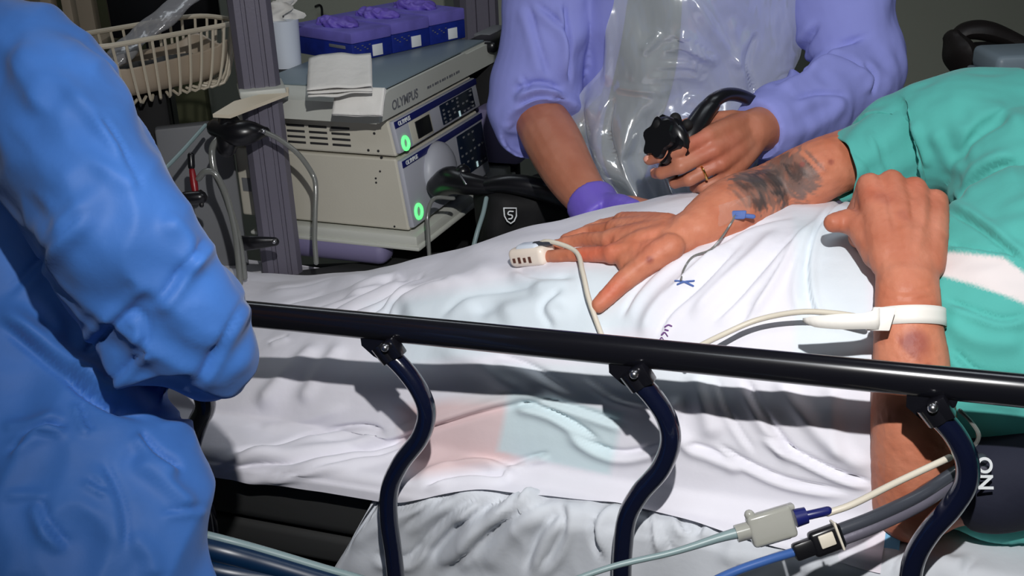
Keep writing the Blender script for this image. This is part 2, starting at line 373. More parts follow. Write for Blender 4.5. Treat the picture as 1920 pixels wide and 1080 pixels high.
text('OLYMPUS', 'brand_lettering', (C(.0178, .005, topz+.012), f_, Z3, -s_), .024, M['grey'], cart, .0006)
mb = MB()
for q in range(14): cbox(.0172, .019, .15+q*.011, .15+q*.011+(.006 if q % 3 else .009), topz+.018, topz+.0225, 0, mb)
mk('small_lettering', mb, M['grey'], cart)
mk('cart_base', cbox(-.05, .34, 0, .5, -K[2]+.08, -K[2]+.16, .02), M['bumper'], cart)
mk('lower_shelf', cbox(-.04, .31, 0, .46, -.42, -.39, .006), M['shelf'], cart)
mk('back_panel', cbox(-.03, .30, .47, .49, -K[2]+.15, topz, .004), M['blackmatt'], cart)
for a in (0, .3):
    for b in (.03, .45):
        mb = MB(); c = C(a, b, 0); c[2] = .04; tube(mb, [c-s_*.015, c+s_*.015], .04, k=20, smooth=False, cap=False); mk('caster', mb, M['blackmatt'], cart)

def fpt(y, z, h0, h1, slope):  # a point on a leaning front panel
    t = (z-h0)/(h1-h0); return C(-.008+slope*t, y, z)
def machine(name, label, z0, z1, slope, base=0.):
    t = empty(name, C(.15, .2, z0), label, 'medical device')
    mb = MB(); prism(mb, [(0, z0), (.40, z0), (.40, z1), (0, z1)], (C(0, 0, 0), s_, Z3, f_), .0001) if 0 else None
    # case: side faces the camera, front panel leans back
    mb = MB(); a = [C(0, .0, z0), C(.36, .0, z0), C(.36, .0, z1), C(slope, .0, z1)]; a = [p+s_*base for p in a]; b = [p+f_*.37 for p in a]
    mb.add(np.array(a+b), [(0, 1, 2, 3), (4, 7, 6, 5), (0, 4, 5, 1), (1, 5, 6, 2), (2, 6, 7, 3), (3, 7, 4, 0)])
    o = mk('case', mb, M['case'], t, smooth=False); bv = o.modifiers.new('b', 'BEVEL'); bv.width = .004; bv.segments = 2
    fu = unit(C(slope, 0, z1)-C(0, 0, z0)); fn = unit(np.cross(fu, f_)); fn = fn if fn@(-s_) > 0 else -fn; fr = lambda y, h, off=0: C(base, y, z0)+fu*h+fn*off
    H = (z1-z0)/max(.2, fu[2])
    mb = MB(); bevelbox(mb, fr(.185, H/2, .004), (f_, fu, fn), (.183, H/2-.004, .006), .004); mk('front_panel', mb, M['front'], t)
    mb = MB(); bevelbox(mb, fr(.185, H-.012, .0105), (f_, fu, fn), (.183, .006, .0012), .0005); mk('brand_stripe', mb, M['navy'], t)
    text('OLYMPUS', 'brand_lettering', (fr(.012, H-.0155, .0122), f_, fu, fn), .011, M['white'], t, .0002)
    return t, fr, fu, fn, H
def ringlight(t, fr, fu, fn, y, h, r=.0125):
    mb = MB(); c = fr(y, h, .011); a = np.linspace(0, 2*math.pi, 25)
    tube(mb, [c+f_*r*math.cos(q)+fu*r*math.sin(q) for q in a], .0032, n=40, k=8, cap=False); mk('power_light', mb, M['ledg'], t, label='glowing green power ring')
def keypad(t, fr, fu, fn, y0, y1, h0, h1, keys):
    mb = MB(); bevelbox(mb, fr((y0+y1)/2, (h0+h1)/2, .0105), (f_, fu, fn), ((y1-y0)/2, (h1-h0)/2, .0012), .0006); kp = mk('keypad', mb, M['keypad'], t)
    r = random.Random(3); mb = MB(); mw = MB()
    for i in range(keys):
        for j in range(5):
            y = y0+(y1-y0)*(i+.5)/keys; h = h0+(h1-h0)*(j+.5)/5
            if r.random() < .75:
                big = r.random() < .16
                bevelbox(mw if big else mb, fr(y+r.uniform(-.002, .002), h, .0122), (f_, fu, fn), (.0035 if not big else .003, .0018 if not big else .0055, .0006))
    mk('key_marks', mb, M['grey'], kp); mk('key_lights', mw, M['ledw'], kp)
H0, H1 = .002, .137; G0, G1 = .141, .208
vp, fr, fu, fn, H = machine('light_source', 'taller pale grey medical unit beneath the vented one, light cable plugged in front', H0, H1, .016)
ringlight(vp, fr, fu, fn, .028, .028)
keypad(vp, fr, fu, fn, .235, .36, .03, H-.022, 6)
c = fr(.135, .075, .012); mb = MB(); ell(mb, c, (f_, fu, fn), (.060, .056, .026), 24, 10); mk('socket_dome', mb, M['front'], vp)
mb = MB(); cbox(.325, .35, -.002, .0, .052, .078, 0, mb); mk('rating_label', mb, M['grey'], vp, label='dark rating plate')
mb = MB()
for a, z in ((.05, .112), (.06, .098), (.06, .09), (.03, .008), (.3, .006)): mb = MB(); tube(mb, [C(a, -.001, z), C(a, .001, z)], .002, k=8, smooth=False, cap=False); mk('screw', mb, M['seam'], vp)
ip, fr, fu, fn, H = machine('image_processor', 'flatter pale grey medical unit with vent slots and dark display, stacked on top', G0, G1, .012, .014)
ringlight(ip, fr, fu, fn, .024, .018, .011)
mb = MB(); bevelbox(mb, fr(.105, .028, .0105), (f_, fu, fn), (.03, .016, .0018), .001); d_ = mk('display', mb, M['black'], ip)
mb = MB(); bevelbox(mb, fr(.097, .028, .0095), (f_, fu, fn), (.045, .021, .001), .001); mk('display_surround', mb, M['case'], ip)
keypad(ip, fr, fu, fn, .185, .34, .010, H-.020, 7)
mb = MB()
for r_ in range(4):
    for q in range(5):
        z = G0+.013+r_*.0105; a = .105+q*.047; cbox(a, a+.038, -.0012, .001, z, z+.0042, .0008, mb)
mk('vent_slots', mb, M['seam'], ip)
mb = MB()
for a, z in ((.055, .182), (.07, .15), (.05, .15), (.045, .138)): mb = MB(); tube(mb, [C(a, -.001, z), C(a, .001, z)], .0025, k=8, smooth=False, cap=False); mk('screw', mb, M['seam'], ip)

# things on the top shelf
zt = topz+.0545
r_ = s_*-.38+f_*.925; e_ = s_*.925+f_*.38; g0 = C(.19, .185, 0)
def gbox(e0, e1, r0, r1, c0, c1, bev=.003, mb=None):
    return bevelbox(mb or MB(), g0+e_*(e0+e1)/2+r_*(r0+r1)/2+Z3*(c0+c1)/2, (e_, r_, Z3), (abs(e1-e0)/2, abs(r1-r0)/2, abs(c1-c0)/2), bev)
for i, lab in enumerate(['nearest of the three violet and blue glove boxes on the top shelf', 'middle of the three violet and blue glove boxes on the top shelf', 'farthest of the three violet and blue glove boxes, by the right-hand post']):
    b0, b1 = i*.102, i*.102+.1; g = empty('glove_box', g0+e_*.1+r_*(b0+b1)/2+Z3*zt, lab, 'glove box', 'glove boxes on the top shelf'); hh = .056+.003*i
    mk('carton', gbox(0, .2, b0, b1, zt, zt+hh*.62, .002), M['bluebox'], g)
    mk('lid', gbox(-.001, .201, b0-.0005, b1+.0005, zt+hh*.62, zt+hh, .003), M['purple'], g)
    mk('carton_label', gbox(-.002, .001, b0+.05, b0+.075, zt+.004, zt+.026, .0004), M['white'], g)
    if i == 0: mk('carton_label', gbox(.02, .07, -.0015, .001, zt+.024, zt+.030, .0004), M['grey'], g)
    mb = MB(); ell(mb, g0+e_*.1+r_*(b0+b1)/2+Z3*(zt+hh+.003), (e_, r_, Z3), (.06, .03, .013)); v, f, n = remesh(mb, .004, 2)
    v = v+n*(vnoise(v[:, 0]*3+v[:, 2]*5, v[:, 1]*3, .03)*.012)[:, None]; mk('glove', (v, f), M['nitrile'], g, ang=180)
    mb = MB()
    for q in range(7): gbox(-.0015, .001, b0+.006+q*.006, b0+.0095+q*.006, zt+.028-.004*(q % 3), zt+.0295-.004*(q % 3), 0, mb)
    mk('print_lines', mb, M['grey'], g)
# tissue pads and cup
def papers(name, quad, d, thick, label, lay=3):
    t = MB(); rng2 = random.Random(d*100)
    a, b, c, e = [P(x, y, dd) for x, y, dd in quad]
    n_, m_ = 18, 14
    for L in range(lay):
        G = np.zeros((m_, n_, 3))
        for i in range(m_):
            for j in range(n_):
                u, v = j/(n_-1), i/(m_-1); p = (a*(1-u)+b*u)*(1-v)+(e*(1-u)+c*u)*v
                G[i, j] = p
        N = gridnormals(G); bump_ = vnoise(G[..., 0]*1+L*.3, G[..., 2]+L*.17, .03)*.008
        G = G+N*(bump_+L*thick/lay)[..., None]; grid(t, G)
    return mk(name, t, M['tissue'], thick=.0015, label=label, cat='paper towel', ang=180)
papers('paper_towel', [(578, 105, 1.98), (695, 97, 1.98), (697, 162, 1.90), (575, 168, 1.90)], 1.98, .02, 'thick folded stack of white paper towels leaning against the glove boxes')
papers('paper_towel', [(630, 162, 1.95), (722, 165, 1.93), (716, 217, 1.925), (622, 214, 1.935)], 1.9, .008, 'white paper towel hanging over the front corner of the top shelf')
cu = empty('wipes_tub', P(540, 140, 2.25), 'white tub of wipes behind the left post', 'tub')
c0, c1 = P(540, 138, 2.25), P(532, 30, 2.25); c1[:2] = c0[:2]
mb = MB(); tube(mb, [c0, c0+(c1-c0)*.5, c1], [.028, .03, .032], k=24, n=8, cap=False); mk('tub', mb, M['cup'], cu)
mb = MB()
for q in range(4):
    a = q*1.4; G = np.array([[c1+np.array([math.cos(a)*.02*(1-i/7)+.01*math.sin(i+q), math.sin(a)*.02, i*.005])+np.array([j*.006-.02, math.sin(j+q)*.004, 0]) for j in range(8)] for i in range(8)]); grid(mb, G)
mk('wipe', mb, M['tissue'], cu, ang=180)
mk('tub_holder', bevelbox(MB(), P(545, 150, 2.22), AX, (.05, .04, .02), .008), M['blackmatt'], cu)
ts = empty('tape_dispenser', C(.02, .5, zt), 'black desk dispenser behind the glove boxes near the right-hand post', 'dispenser')
mk('body', bevelbox(MB(), P(925, 76, 2.46), (f_, s_, Z3), (.075, .035, .014), .012, 3), M['black'], ts)
mk('cover', bevelbox(MB(), P(922, 60, 2.50), (f_, s_, Z3), (.055, .02, .006), .004), M['grey'], ts)
wa = empty('wall_cable', P(600, 20, 3.6), 'thin black hook shaped cable on the back wall', 'cable'); mb = MB()
tube(mb, [P(592, 12, 3.7), P(600, 10, 3.7), P(604, 20, 3.7), P(604, 60, 3.7)], .004, n=12, k=6); mk('lead', mb, M['black'], wa)

# black connector on the left post and its clear tubes
hc = empty('suction_connector', P(450, 245, 1.98), 'black connector clamped near the top of the left post above the tubes', 'connector')
mb = MB(); tube(mb, [P(405, 240, 1.97), P(440, 250, 1.95), P(470, 248, 1.95), P(497, 247, 1.96)], [.016, .022, .02, .009], n=16, k=16); mk('body', mb, M['black'], hc)
mb = MB(); tube(mb, [P(425, 215, 1.96), P(430, 240, 1.96), P(425, 275, 1.96)], [.014, .022, .018], k=16, n=10); mk('knob', mb, M['black'], hc)
mb = MB(); tube(mb, [P(488, 246, 1.945), P(494, 246, 1.94)], .004, k=8, smooth=False); mk('pin', mb, M['steel'], hc, label='shiny steel pin')
def hose(name, pts, r, m, label, cat='tube', extra=None, n=60):
    """pts: (px, py, depth in metres)"""
    mb = MB(); tube(mb, [P(*p) for p in pts], r, n=n, k=10); o = mk(name, mb, m, None, label, cat); return o
hose('suction_tube', [(495, 247, 1.95), (525, 262, 1.96), (560, 290, 1.97), (585, 325, 1.98), (592, 350, 1.98), (591, 400, 1.98), (590, 450, 1.98), (593, 492, 1.98)], .0046, M['hose'], 'clear tube hanging from the black connector in front of the grey machines')
hose('suction_tube', [(410, 258, 1.96), (398, 280, 1.95), (402, 320, 1.95), (420, 360, 1.95), (440, 420, 1.96), (452, 470, 1.97), (458, 520, 1.98)], .006, M['hose'], 'clear tube dropping left of the post from the knob of the connector')
hose('red_valve_hose', [(372, 335, 1.93), (385, 322, 1.92), (405, 328, 1.92), (425, 370, 1.93), (440, 430, 1.95), (446, 480, 1.96), (450, 530, 1.97)], .0055, M['hose'], 'grey hose curving down from the red valve', 'hose')
vv = empty('red_valve', P(362, 345, 1.93), 'small red valve left of the post', 'valve')
mb = MB(); tube(mb, [P(360, 320, 1.93), P(364, 345, 1.93), P(367, 365, 1.93)], [.005, .0065, .005], k=12, n=8); mk('body', mb, M['red'], vv)
mb = MB(); tube(mb, [P(358, 292, 1.93), P(359, 312, 1.93)], .006, k=12, smooth=False); mk('cap', mb, M['black'], vv)
mb = MB(); tube(mb, [P(348, 372, 1.93), P(375, 370, 1.93)], .012, k=12, smooth=False); tube(mb, [P(376, 360, 1.93), P(378, 385, 1.93)], .004, k=8, smooth=False); mk('clip', mb, M['black'], vv)
cl = empty('post_clamp', P(490, 453, 1.99), 'black clamp arm with a steel screw low on the left post', 'clamp')
mb = MB(); tube(mb, [P(455, 456, 1.99), P(480, 455, 1.98), P(515, 453, 1.98)], [.014, .012, .008], flat=.6, n=10, k=14); mk('arm', mb, M['black'], cl)
mb = MB(); ell(mb, P(514, 453, 1.968), AX, (.004, .004, .004)); mk('screw', mb, M['steel'], cl)
# side panel and stand left of the post
sp = empty('suction_stand', (*P(380, 400, 2.2)[:2], 0), 'dark grey flat panel left of the left post behind the valves', 'stand')
p0 = P(385, 400, 2.2); mk('panel', bevelbox(MB(), (p0[0], p0[1], .60), (unit([.97, .25, 0]), unit([-.25, .97, 0]), Z3), (.068, .015, .44), .006), M['grey'], sp)
p1 = P(298, 300, 2.2); mk('bin', bevelbox(MB(), (p1[0], p1[1], .62), (unit([.97, .25, 0]), unit([-.25, .97, 0]), Z3), (.035, .05, .48), .01), M['blackmatt'], sp)
hose('drip_rod', [(300, 326, 1.9), (340, 285, 1.95), (385, 235, 2.0)], .0035, M['greyhose'], 'thin grey rod slanting beneath the wire basket', 'rod', n=8)
# small white bracket tray on post
tb = mk('bracket_plate', (lambda m_: (prism(m_, [(0, 0), (.11, .018), (.112, .034), (.01, .036), (-.03, .016)], (P(432, 222, 1.93), unit(P(540, 175, 1.98)-P(432, 205, 1.93)), unit([-.2, .9, .38]), Z3), .006), m_)[1])(MB()), M['cream'], None, 'thin cream bracket plate sticking out beneath the basket by the left post', 'bracket', smooth=False)
mb = MB(); bevelbox(mb, P(490, 166, 2.02), (unit([.97, .25, 0]), unit([-.25, .97, 0]), Z3), (.04, .045, .007), .004)
mk('post_collar', mb, M['shelf'], None, 'pale grey collar around the left post at shelf height', 'collar')

# wire basket
zb = 1.21
q0, q1, q2, q3 = Pz(172, 93, zb), Pz(462, 40, zb), Pz(420, 22, zb), Pz(150, 55, zb)
def rrect(pts, r, n=6):
    out = []; k = len(pts)
    for i in range(k):
        a, b, c = pts[i-1], pts[i], pts[(i+1) % k]; u1 = unit(a-b)*r; u2 = unit(c-b)*r
        for t in np.linspace(0, 1, n): out.append((b+u1)*(1-t)**2+2*b*t*(1-t)+(b+u2)*t*t)
    return np.array(out)
cb = (q0+q1+q2+q3)/4
bk = empty('wire_basket', cb-Z3*.13, 'cream wire basket with a plastic liner, left of the cart', 'basket')
ax_ = unit(q1-q0); q2 = q1+np.array([-ax_[1], ax_[0], 0])*.16; q3 = q0+np.array([-ax_[1], ax_[0], 0])*.16-ax_*.0
rim = rrect([q0, q1, q2, q3], .06); cb = rim.mean(0)
base = cb+(rim-cb)*.80-Z3*.108; mid = cb+(rim-cb)*.93-Z3*.055
def loop(mb, pts, r): 
    d_ = np.vstack([pts, pts[:1]]); L_ = np.r_[0, np.cumsum(np.linalg.norm(np.diff(d_, axis=0), axis=1))]
    tube(mb, d_, r, smooth=False, k=8, cap=False)
mb = MB(); loop(mb, rim, .0048); mk('rim', mb, M['cream'], bk)
d_ = np.vstack([rim, rim[:1]]); L_ = np.r_[0, np.cumsum(np.linalg.norm(np.diff(d_, axis=0), axis=1))]
for t in np.linspace(0, L_[-1], 35)[:-1]:
    g = lambda A: np.array([np.interp(t, L_, np.vstack([A, A[:1]])[:, k]) for k in range(3)])
    mb = MB(); b_ = g(base); tube(mb, [g(rim), g(mid), b_, b_+(cb-Z3*.1-b_)*.3], .0028, k=6, n=10); mk('wire', mb, M['cream'], bk)
lin = cb+(rim-cb)*.90; l1 = lin-Z3*.036; l1[:, 2] += .01*np.sin(np.arange(len(l1))); l2 = cb+(rim-cb)*.79-Z3*.102
G = np.stack([np.vstack([l1, l1[:1]]), np.vstack([(l1+l2)/2, ((l1+l2)/2)[:1]]), np.vstack([l2, l2[:1]]), np.vstack([cb+(l2-cb)*.02, (cb+(l2-cb)*.02)[:1]])])
G[3, :, 2] = l2[0, 2]-.002
mb = MB(); grid(mb, G); mk('liner', mb, M['liner'], bk, thick=.001, sub=1, ang=180)
# clear wrapped packs in the basket
def slab(name, a, b, r, m, label, cat):
    mb = MB(); tube(mb, [a, (a+b)/2, b], [r*.8, r, r*.8], n=26, k=24, flat=.35, hint=unit(np.array([-.3, .9, .35]))); v, f, n = remesh(mb, .006, 3)
    v = v+n*(vnoise(v[:, 0]+v[:, 2], v[:, 1], .04)*.010)[:, None]
    return mk(name, (v, f), m, None, label, cat, ang=180)
slab('wrapped_pack', cb-ax_*.09-Z3*.045, cb+ax_*.16+Z3*.085, .034, M['pouch'], 'clear plastic wrapped pack poking up out of the wire basket', 'pack')
slab('dark_pack', cb-ax_*.10-Z3*.075, cb+ax_*.08-Z3*.07, .034, M['mattress'], 'dark pack lying inside the wire basket', 'pack')
# black monitor behind the basket
mo = empty('monitor', P(290, 0, 2.7), 'black screen behind the wire basket at the top edge', 'monitor')
mk('screen', bevelbox(MB(), P(300, -40, 2.75), (unit([.97, .25, 0]), unit([-.25, .97, 0]), Z3), (.13, .02, .13), .008), M['black'], mo)
mk('stand', boxw(*(P(290, 60, 2.8)[0]+np.array([-.02, .02])), *(P(290, 60, 2.8)[1]+np.array([-.02, .02])), 0, 1.35), M['black'], mo)

# light guide connector with its cable, black equipment bag
lg = empty('light_guide_connector', P(850, 345, 2.12), 'black endoscope plug pushed into the front of the taller grey unit', 'connector')
mb = MB(); tube(mb, [P(822, 350, 2.13), P(845, 338, 2.10), P(880, 345, 2.07), P(930, 352, 2.05)], [.022, .026, .02, .014], n=20, k=20)
tube(mb, [P(850, 340, 2.09), P(868, 322, 2.08)], .014, smooth=False); mk('plug', mb, M['black'], lg)
mb = MB(); tube(mb, [P(900, 350, 2.06), P(960, 345, 2.03), P(1030, 360, 2.02), P(1090, 400, 2.06), P(1120, 470, 2.1)], [.012, .018, .02, .02, .02], n=30); mk('universal_cord', mb, M['black'], lg)
mb = MB(); tube(mb, [P(862, 326, 2.055), P(874, 345, 2.05)], .0022, smooth=False); mk('pin', mb, M['steel'], lg)
hose('light_guide_lead', [(850, 372, 2.06), (815, 372, 2.05), (802, 400, 2.04), (803, 440, 2.04), (806, 500, 2.04)], .0038, M['hose'], 'clear tube looping down under the black plug', 'tube')
hose('thin_hose', [(912, 372, 2.04), (906, 400, 2.03), (895, 435, 2.02), (886, 470, 2.02)], .0042, M['greyhose'], 'short grey hose between the plug and the black bag', 'hose', n=20)
bg = empty('equipment_bag', P(980, 470, 2.06), 'black soft bag with a white shield emblem beside the cart', 'bag')
mb = MB(); bc = P(985, 440, 2.13); bevelbox(mb, bc, (unit([.97, .25, 0]), unit([-.25, .97, 0]), Z3), (.085, .07, .1), .03, 4); v, f, n = remesh(mb, .008, 4)
v = v+n*(vnoise(v[:, 0]+v[:, 1], v[:, 2], .05)*.014)[:, None]; mk('bag_body', (v, f), M['blackmatt'], bg, ang=180)
c = P(957, 403, 2.02); r1, u1, n1 = rt, unit(up-rt*.05), -fw
sh = [(-.011, .012), (.011, .012), (.0105, -.002), (.006, -.011), (0, -.015), (-.006, -.011), (-.0105, -.002)]
mb = MB(); tube(mb, [c+r1*x+u1*y for x, y in sh+sh[:1]], .0013, smooth=False, k=6); tube(mb, [c+r1*x+u1*y for x, y in ((.005, .006), (-.002, .006), (-.004, .001), (.003, -.001), (.002, -.006), (-.003, -.007))], .0013, k=6); mk('shield_emblem', mb, M['white'], bg)
mk('side_module', bevelbox(MB(), P(948, 245, 2.48), (f_, s_, Z3), (.055, .05, .06), .01), M['bumper'], None, 'purple-grey box between the grey machines and the doctor', 'box')
mk('lower_tray', bevelbox(MB(), P(620, 512, 2.1)-Z3*.02, (unit([.97, .25, 0]), unit([-.25, .97, 0]), Z3), (.22, .07, .008), .004), M['mattress'], None, 'dark low ledge between the cart and the foot of the bed', 'ledge')

# ------------------------------------------------------------------ right background
ch = empty('chair', (*P(1840, 150, 3.0)[:2], 0), 'dark chair with a curved backrest by the back wall', 'chair')
pts = [(1785, 70), (1798, 100), (1812, 140), (1812, 180), (1800, 230)]
mb = MB(); tube(mb, [P(x, y, 2.75) for x, y in pts], [.018, .032, .022, .016, .016], n=24, flat=2.2, hint=rt); mk('backrest', mb, M['chair'], ch)
mb = MB(); tube(mb, [P(x, y, 2.75) for x, y in ((1790, 72), (1812, 58), (1850, 58), (1900, 76), (1950, 105))], [.014, .02, .024, .02, .02], n=24, flat=1.5); mk('armrest', mb, M['chair'], ch)
mb = MB(); pts = [(1790, 62), (1830, 52), (1900, 72), (1960, 100), (1960, 240), (1800, 240), (1814, 180), (1810, 120)]
a = P(1880, 150, 2.9); mk('seat_shell', bevelbox(MB(), a+rt*.02, AX, (.12, .02, .1), .02, 3), M['chair'], ch)
mk('seat', boxw(a[0]-.2, a[0]+.25, a[1]-.1, a[1]+.3, .42, .5, .03), M['chair'], ch)
for dx in (-.17, .22):
    for dy in (-.06, .26): mk('leg', boxw(a[0]+dx-.015, a[0]+dx+.015, a[1]+dy-.015, a[1]+dy+.015, 0, .43), M['steel'], ch)
mk('support', boxw(a[0]-.03, a[0]+.03, a[1]+.02, a[1]+.05, .45, a[2]), M['chair'], ch)
sb = empty('storage_box', P(1900, 175, 2.4), 'pale blue-grey plastic box with a raised lid at the right edge', 'box')
c = P(1925, 112, 2.45); c2 = P(1925, 150, 2.45)
mk('lid', bevelbox(MB(), c, (rt0, up0*0+np.array([0, 1, 0]), Z3), (.092, .07, .024), .014, 3), M['box'], sb)
mk('lid_rim', bevelbox(MB(), P(1928, 138, 2.45), (rt0, np.array([0, 1, 0]), Z3), (.102, .08, .007), .005), M['box'], sb)
mk('tub', bevelbox(MB(), P(1932, 195, 2.45), (rt0, np.array([0, 1, 0]), Z3), (.108, .085, .05), .014, 3), M['box'], sb)
tt = P(1935, 238, 2.45); mk('trolley_table', bevelbox(MB(), (tt[0]+.1, tt[1], tt[2]-.02), AX, (.25, .2, .015), .005), M['shelf'], (tb2 := empty('side_table', (tt[0]+.1, tt[1], 0), 'low grey side table carrying the pale plastic box', 'table')))
for dx in (-.22, .22):
    for dy in (-.17, .17): mk('leg', boxw(tt[0]+.1+dx-.012, tt[0]+.1+dx+.012, tt[1]+dy-.012, tt[1]+dy+.012, 0, tt[2]-.02), M['steel'], tb2)
ws = empty('wall_dispenser', P(1665, 60, 3.4), 'pale grey fittings on the wall just right of the doctor', 'dispenser')
for (x, y, hx, hy, m_) in ((1655, 15, .012, .02, 'box'), (1662, 48, .016, .006, 'shelf'), (1664, 72, .014, .01, 'trousers'), (1668, 95, .012, .008, 'shelf'), (1664, 118, .009, .022, 'white')):
    mk('fitting', bevelbox(MB(), P(x-4, y, 2.9), (rt, fw, up), (hx*1.4, .03, hy*1.3), .004), M[m_], ws)

# ------------------------------------------------------------------ the stretcher
WM = -.235          # mattress top, relative to the rail
stc = empty('stretcher', (*B(0, .33, 0)[:2], 0), 'hospital stretcher with a black side rail and dark mattress', 'stretcher')
def bbox(u0, u1, v0, v1, w0, w1, bev, seg=3): return bevelbox(MB(), B((u0+u1)/2, (v0+v1)/2, (w0+w1)/2), (U, V, W), ((u1-u0)/2, (v1-v0)/2, (w1-w0)/2), bev, seg)
mk('mattress', bbox(-1.15, .85, .056, .70, WM-.115, WM-.004, .02), M['mattress'], stc)
mk('deck', bbox(-1.2, .9, .062, .72, WM-.165, WM-.12, .01), M['mattress'], stc)
mb = MB(); tube(mb, [B(-1.05, 0, 0), B(.75, 0, 0)], .0165, smooth=False, k=24, flat=.8, hint=W); mk('rail_bar', mb, M['rail'], stc)
mb = MB(); tube(mb, [B(-1.05, -.02, -.42), B(.75, -.02, -.42)], .013, smooth=False, k=16); mk('lower_rail', mb, M['rail'], stc)
VS = -.008
struts = [[(728, 662), (760, 695), (788, 735), (800, 775), (788, 820), (752, 868), (731, 915), (729, 970), (738, 1040), (746, 1120), (755, 1190)],
          [(1195, 712), (1225, 745), (1250, 785), (1257, 830), (1238, 880), (1200, 925), (1176, 970), (1168, 1030), (1166, 1100), (1170, 1190)],
          [(1755, 775), (1790, 815), (1812, 860), (1812, 905), (1785, 950), (1745, 995), (1718, 1040), (1706, 1090), (1700, 1190)]]
so = []
for i, s in enumerate(struts):
    mb = MB(); tube(mb, [Pv(x, y, VS) for x, y in s], [.0112]*len(s), n=70, k=16, cap=False); st = mk('strut', mb, M['strut'], stc); so.append(st)
    x, y = s[0]; a = Pv(x-22, y-14, 0); 
    mb = MB(); prism(mb, [(-.022, .022), (.026, .022), (.022, .006), (.012, -.006), (.004, -.018), (-.008, -.012), (-.022, .000)], (Pv(x-8, y-20, .006), U, W, -V), .014); mk('hinge_bracket', mb, M['rail'], st, smooth=False)
    mb = MB(); p = Pv(x, y, VS); q = Pv(x-14, y-18, VS); tube(mb, [q, p, p+(p-q)*.6], .0135, k=16, n=8, cap=False); mk('collar', mb, M['rail'], st)
    mb = MB(); bevelbox(mb, Pv(x+10, y-10, VS-.004), (unit(U+W*.6), V, unit(W-U*.6)), (.009, .007, .012), .002); mk('hinge_lug', mb, M['rail'], st)
    mb = MB(); tube(mb, [Pv(x-6, y-10, VS-.013), Pv(x-6, y-10, VS-.016)], .005, k=12, smooth=False); mk('rivet', mb, M['steel'], st)
# the fourth strut, half hidden behind the blue gown
d4 = Pv(368, 800, VS); mb = MB()
tube(mb, [Pv(x, y, VS) for x, y in [(310, 640), (345, 680), (372, 720), (385, 760), (368, 800), (355, 850), (362, 900), (385, 960), (395, 1040), (400, 1100)]], .0135, n=50, k=16, cap=False); mk('strut', mb, M['strut'], stc)
for u in (-.9, .7):
    mk('frame_column', bbox(u-.05, u+.05, .3, .44, -.88, WM-.16, .01), M['mattress'], stc)
mk('base_frame', bevelbox(MB(), (*B(-.1, .37, 0)[:2], .2), (unit([U[0], U[1], 0]), V, Z3), (.9, .2, .05), .02), M['mattress'], stc)
for u in (-.95, .75):
    for v in (.15, .6):
        c = B(u, v, 0); c[2] = .075; mb = MB(); tube(mb, [c-V*.02, c+V*.02], .075, k=24, smooth=False, cap=False); mk('caster', mb, M['blackmatt'], stc)

# ------------------------------------------------------------------ bedding
def ip(u, tab): a = np.array(tab, float); return np.interp(u, a[:, 0], a[:, 1])
HT = [(-1.1, .03), (-.9, .05), (-.75, .06), (-.6, .085), (-.48, .125), (-.36, .155), (-.25, .195), (-.12, .24), (0, .264), (.12, .270), (.3, .275), (.45, .30), (.6, .34), (.8, .33)]
VC = [(-1.1, .37), (-.5, .37), (-.2, .355), (0, .345), (.3, .335), (.6, .36), (.8, .37)]
VA = [(-1.1, .24), (-.5, .25), (-.2, .26), (0, .265), (.3, .26), (.6, .27), (.8, .27)]
def section(u, n, far=.74, start=0., hang=.0, off=0., hs=1., endw=.04):
    """outline of what lies across the bed at u: near hanging edge, mattress, mound, far edge"""
    h, c, a = ip(u, HT)*hs, ip(u, VC), ip(u, VA); pts = []
    e = .038-off
    if hang > 0:
        for t in np.linspace(1, 0, 10): pts.append((e-.004-.012*t*hang, WM+off-.018-hang*t))
        for q in np.linspace(0, math.pi/2, 5): pts.append((e+.014-.014*math.cos(q), WM+off-.014+.014*math.sin(q)))
    pts.append((c-a-.02, WM+off))
    for q in np.linspace(math.pi*.985, .015*math.pi, 44):
        x, y = math.cos(q), math.sin(q); p = 2/2.5
        pts.append((c+a*math.copysign(abs(x)**p, x), WM+off+h*abs(y)**(p*1.15)))
    pts.append((max(c+a+.015, .66), WM+off)); pts.append((.705+off, WM+off-.005)); pts.append((.712+off, WM-.03-endw))
    p = np.array(pts); L = np.r_[0, np.cumsum(np.hypot(*np.diff(p, axis=0).T))]; t = np.linspace(start*0, L[-1], n)
    return np.stack([np.interp(t, L, p[:, 0]), np.interp(t, L, p[:, 1])], 1)
def smooth1(A, k, axis):
    for _ in range(k):
        B_ = np.roll(A, 1, axis); C_ = np.roll(A, -1, axis); sl = [slice(None)]*A.ndim; sl[axis] = slice(1, -1); sl = tuple(sl)
        N_ = A.copy(); N_[sl] = (A[sl]*2+B_[sl]+C_[sl])/4; A = N_
    return A
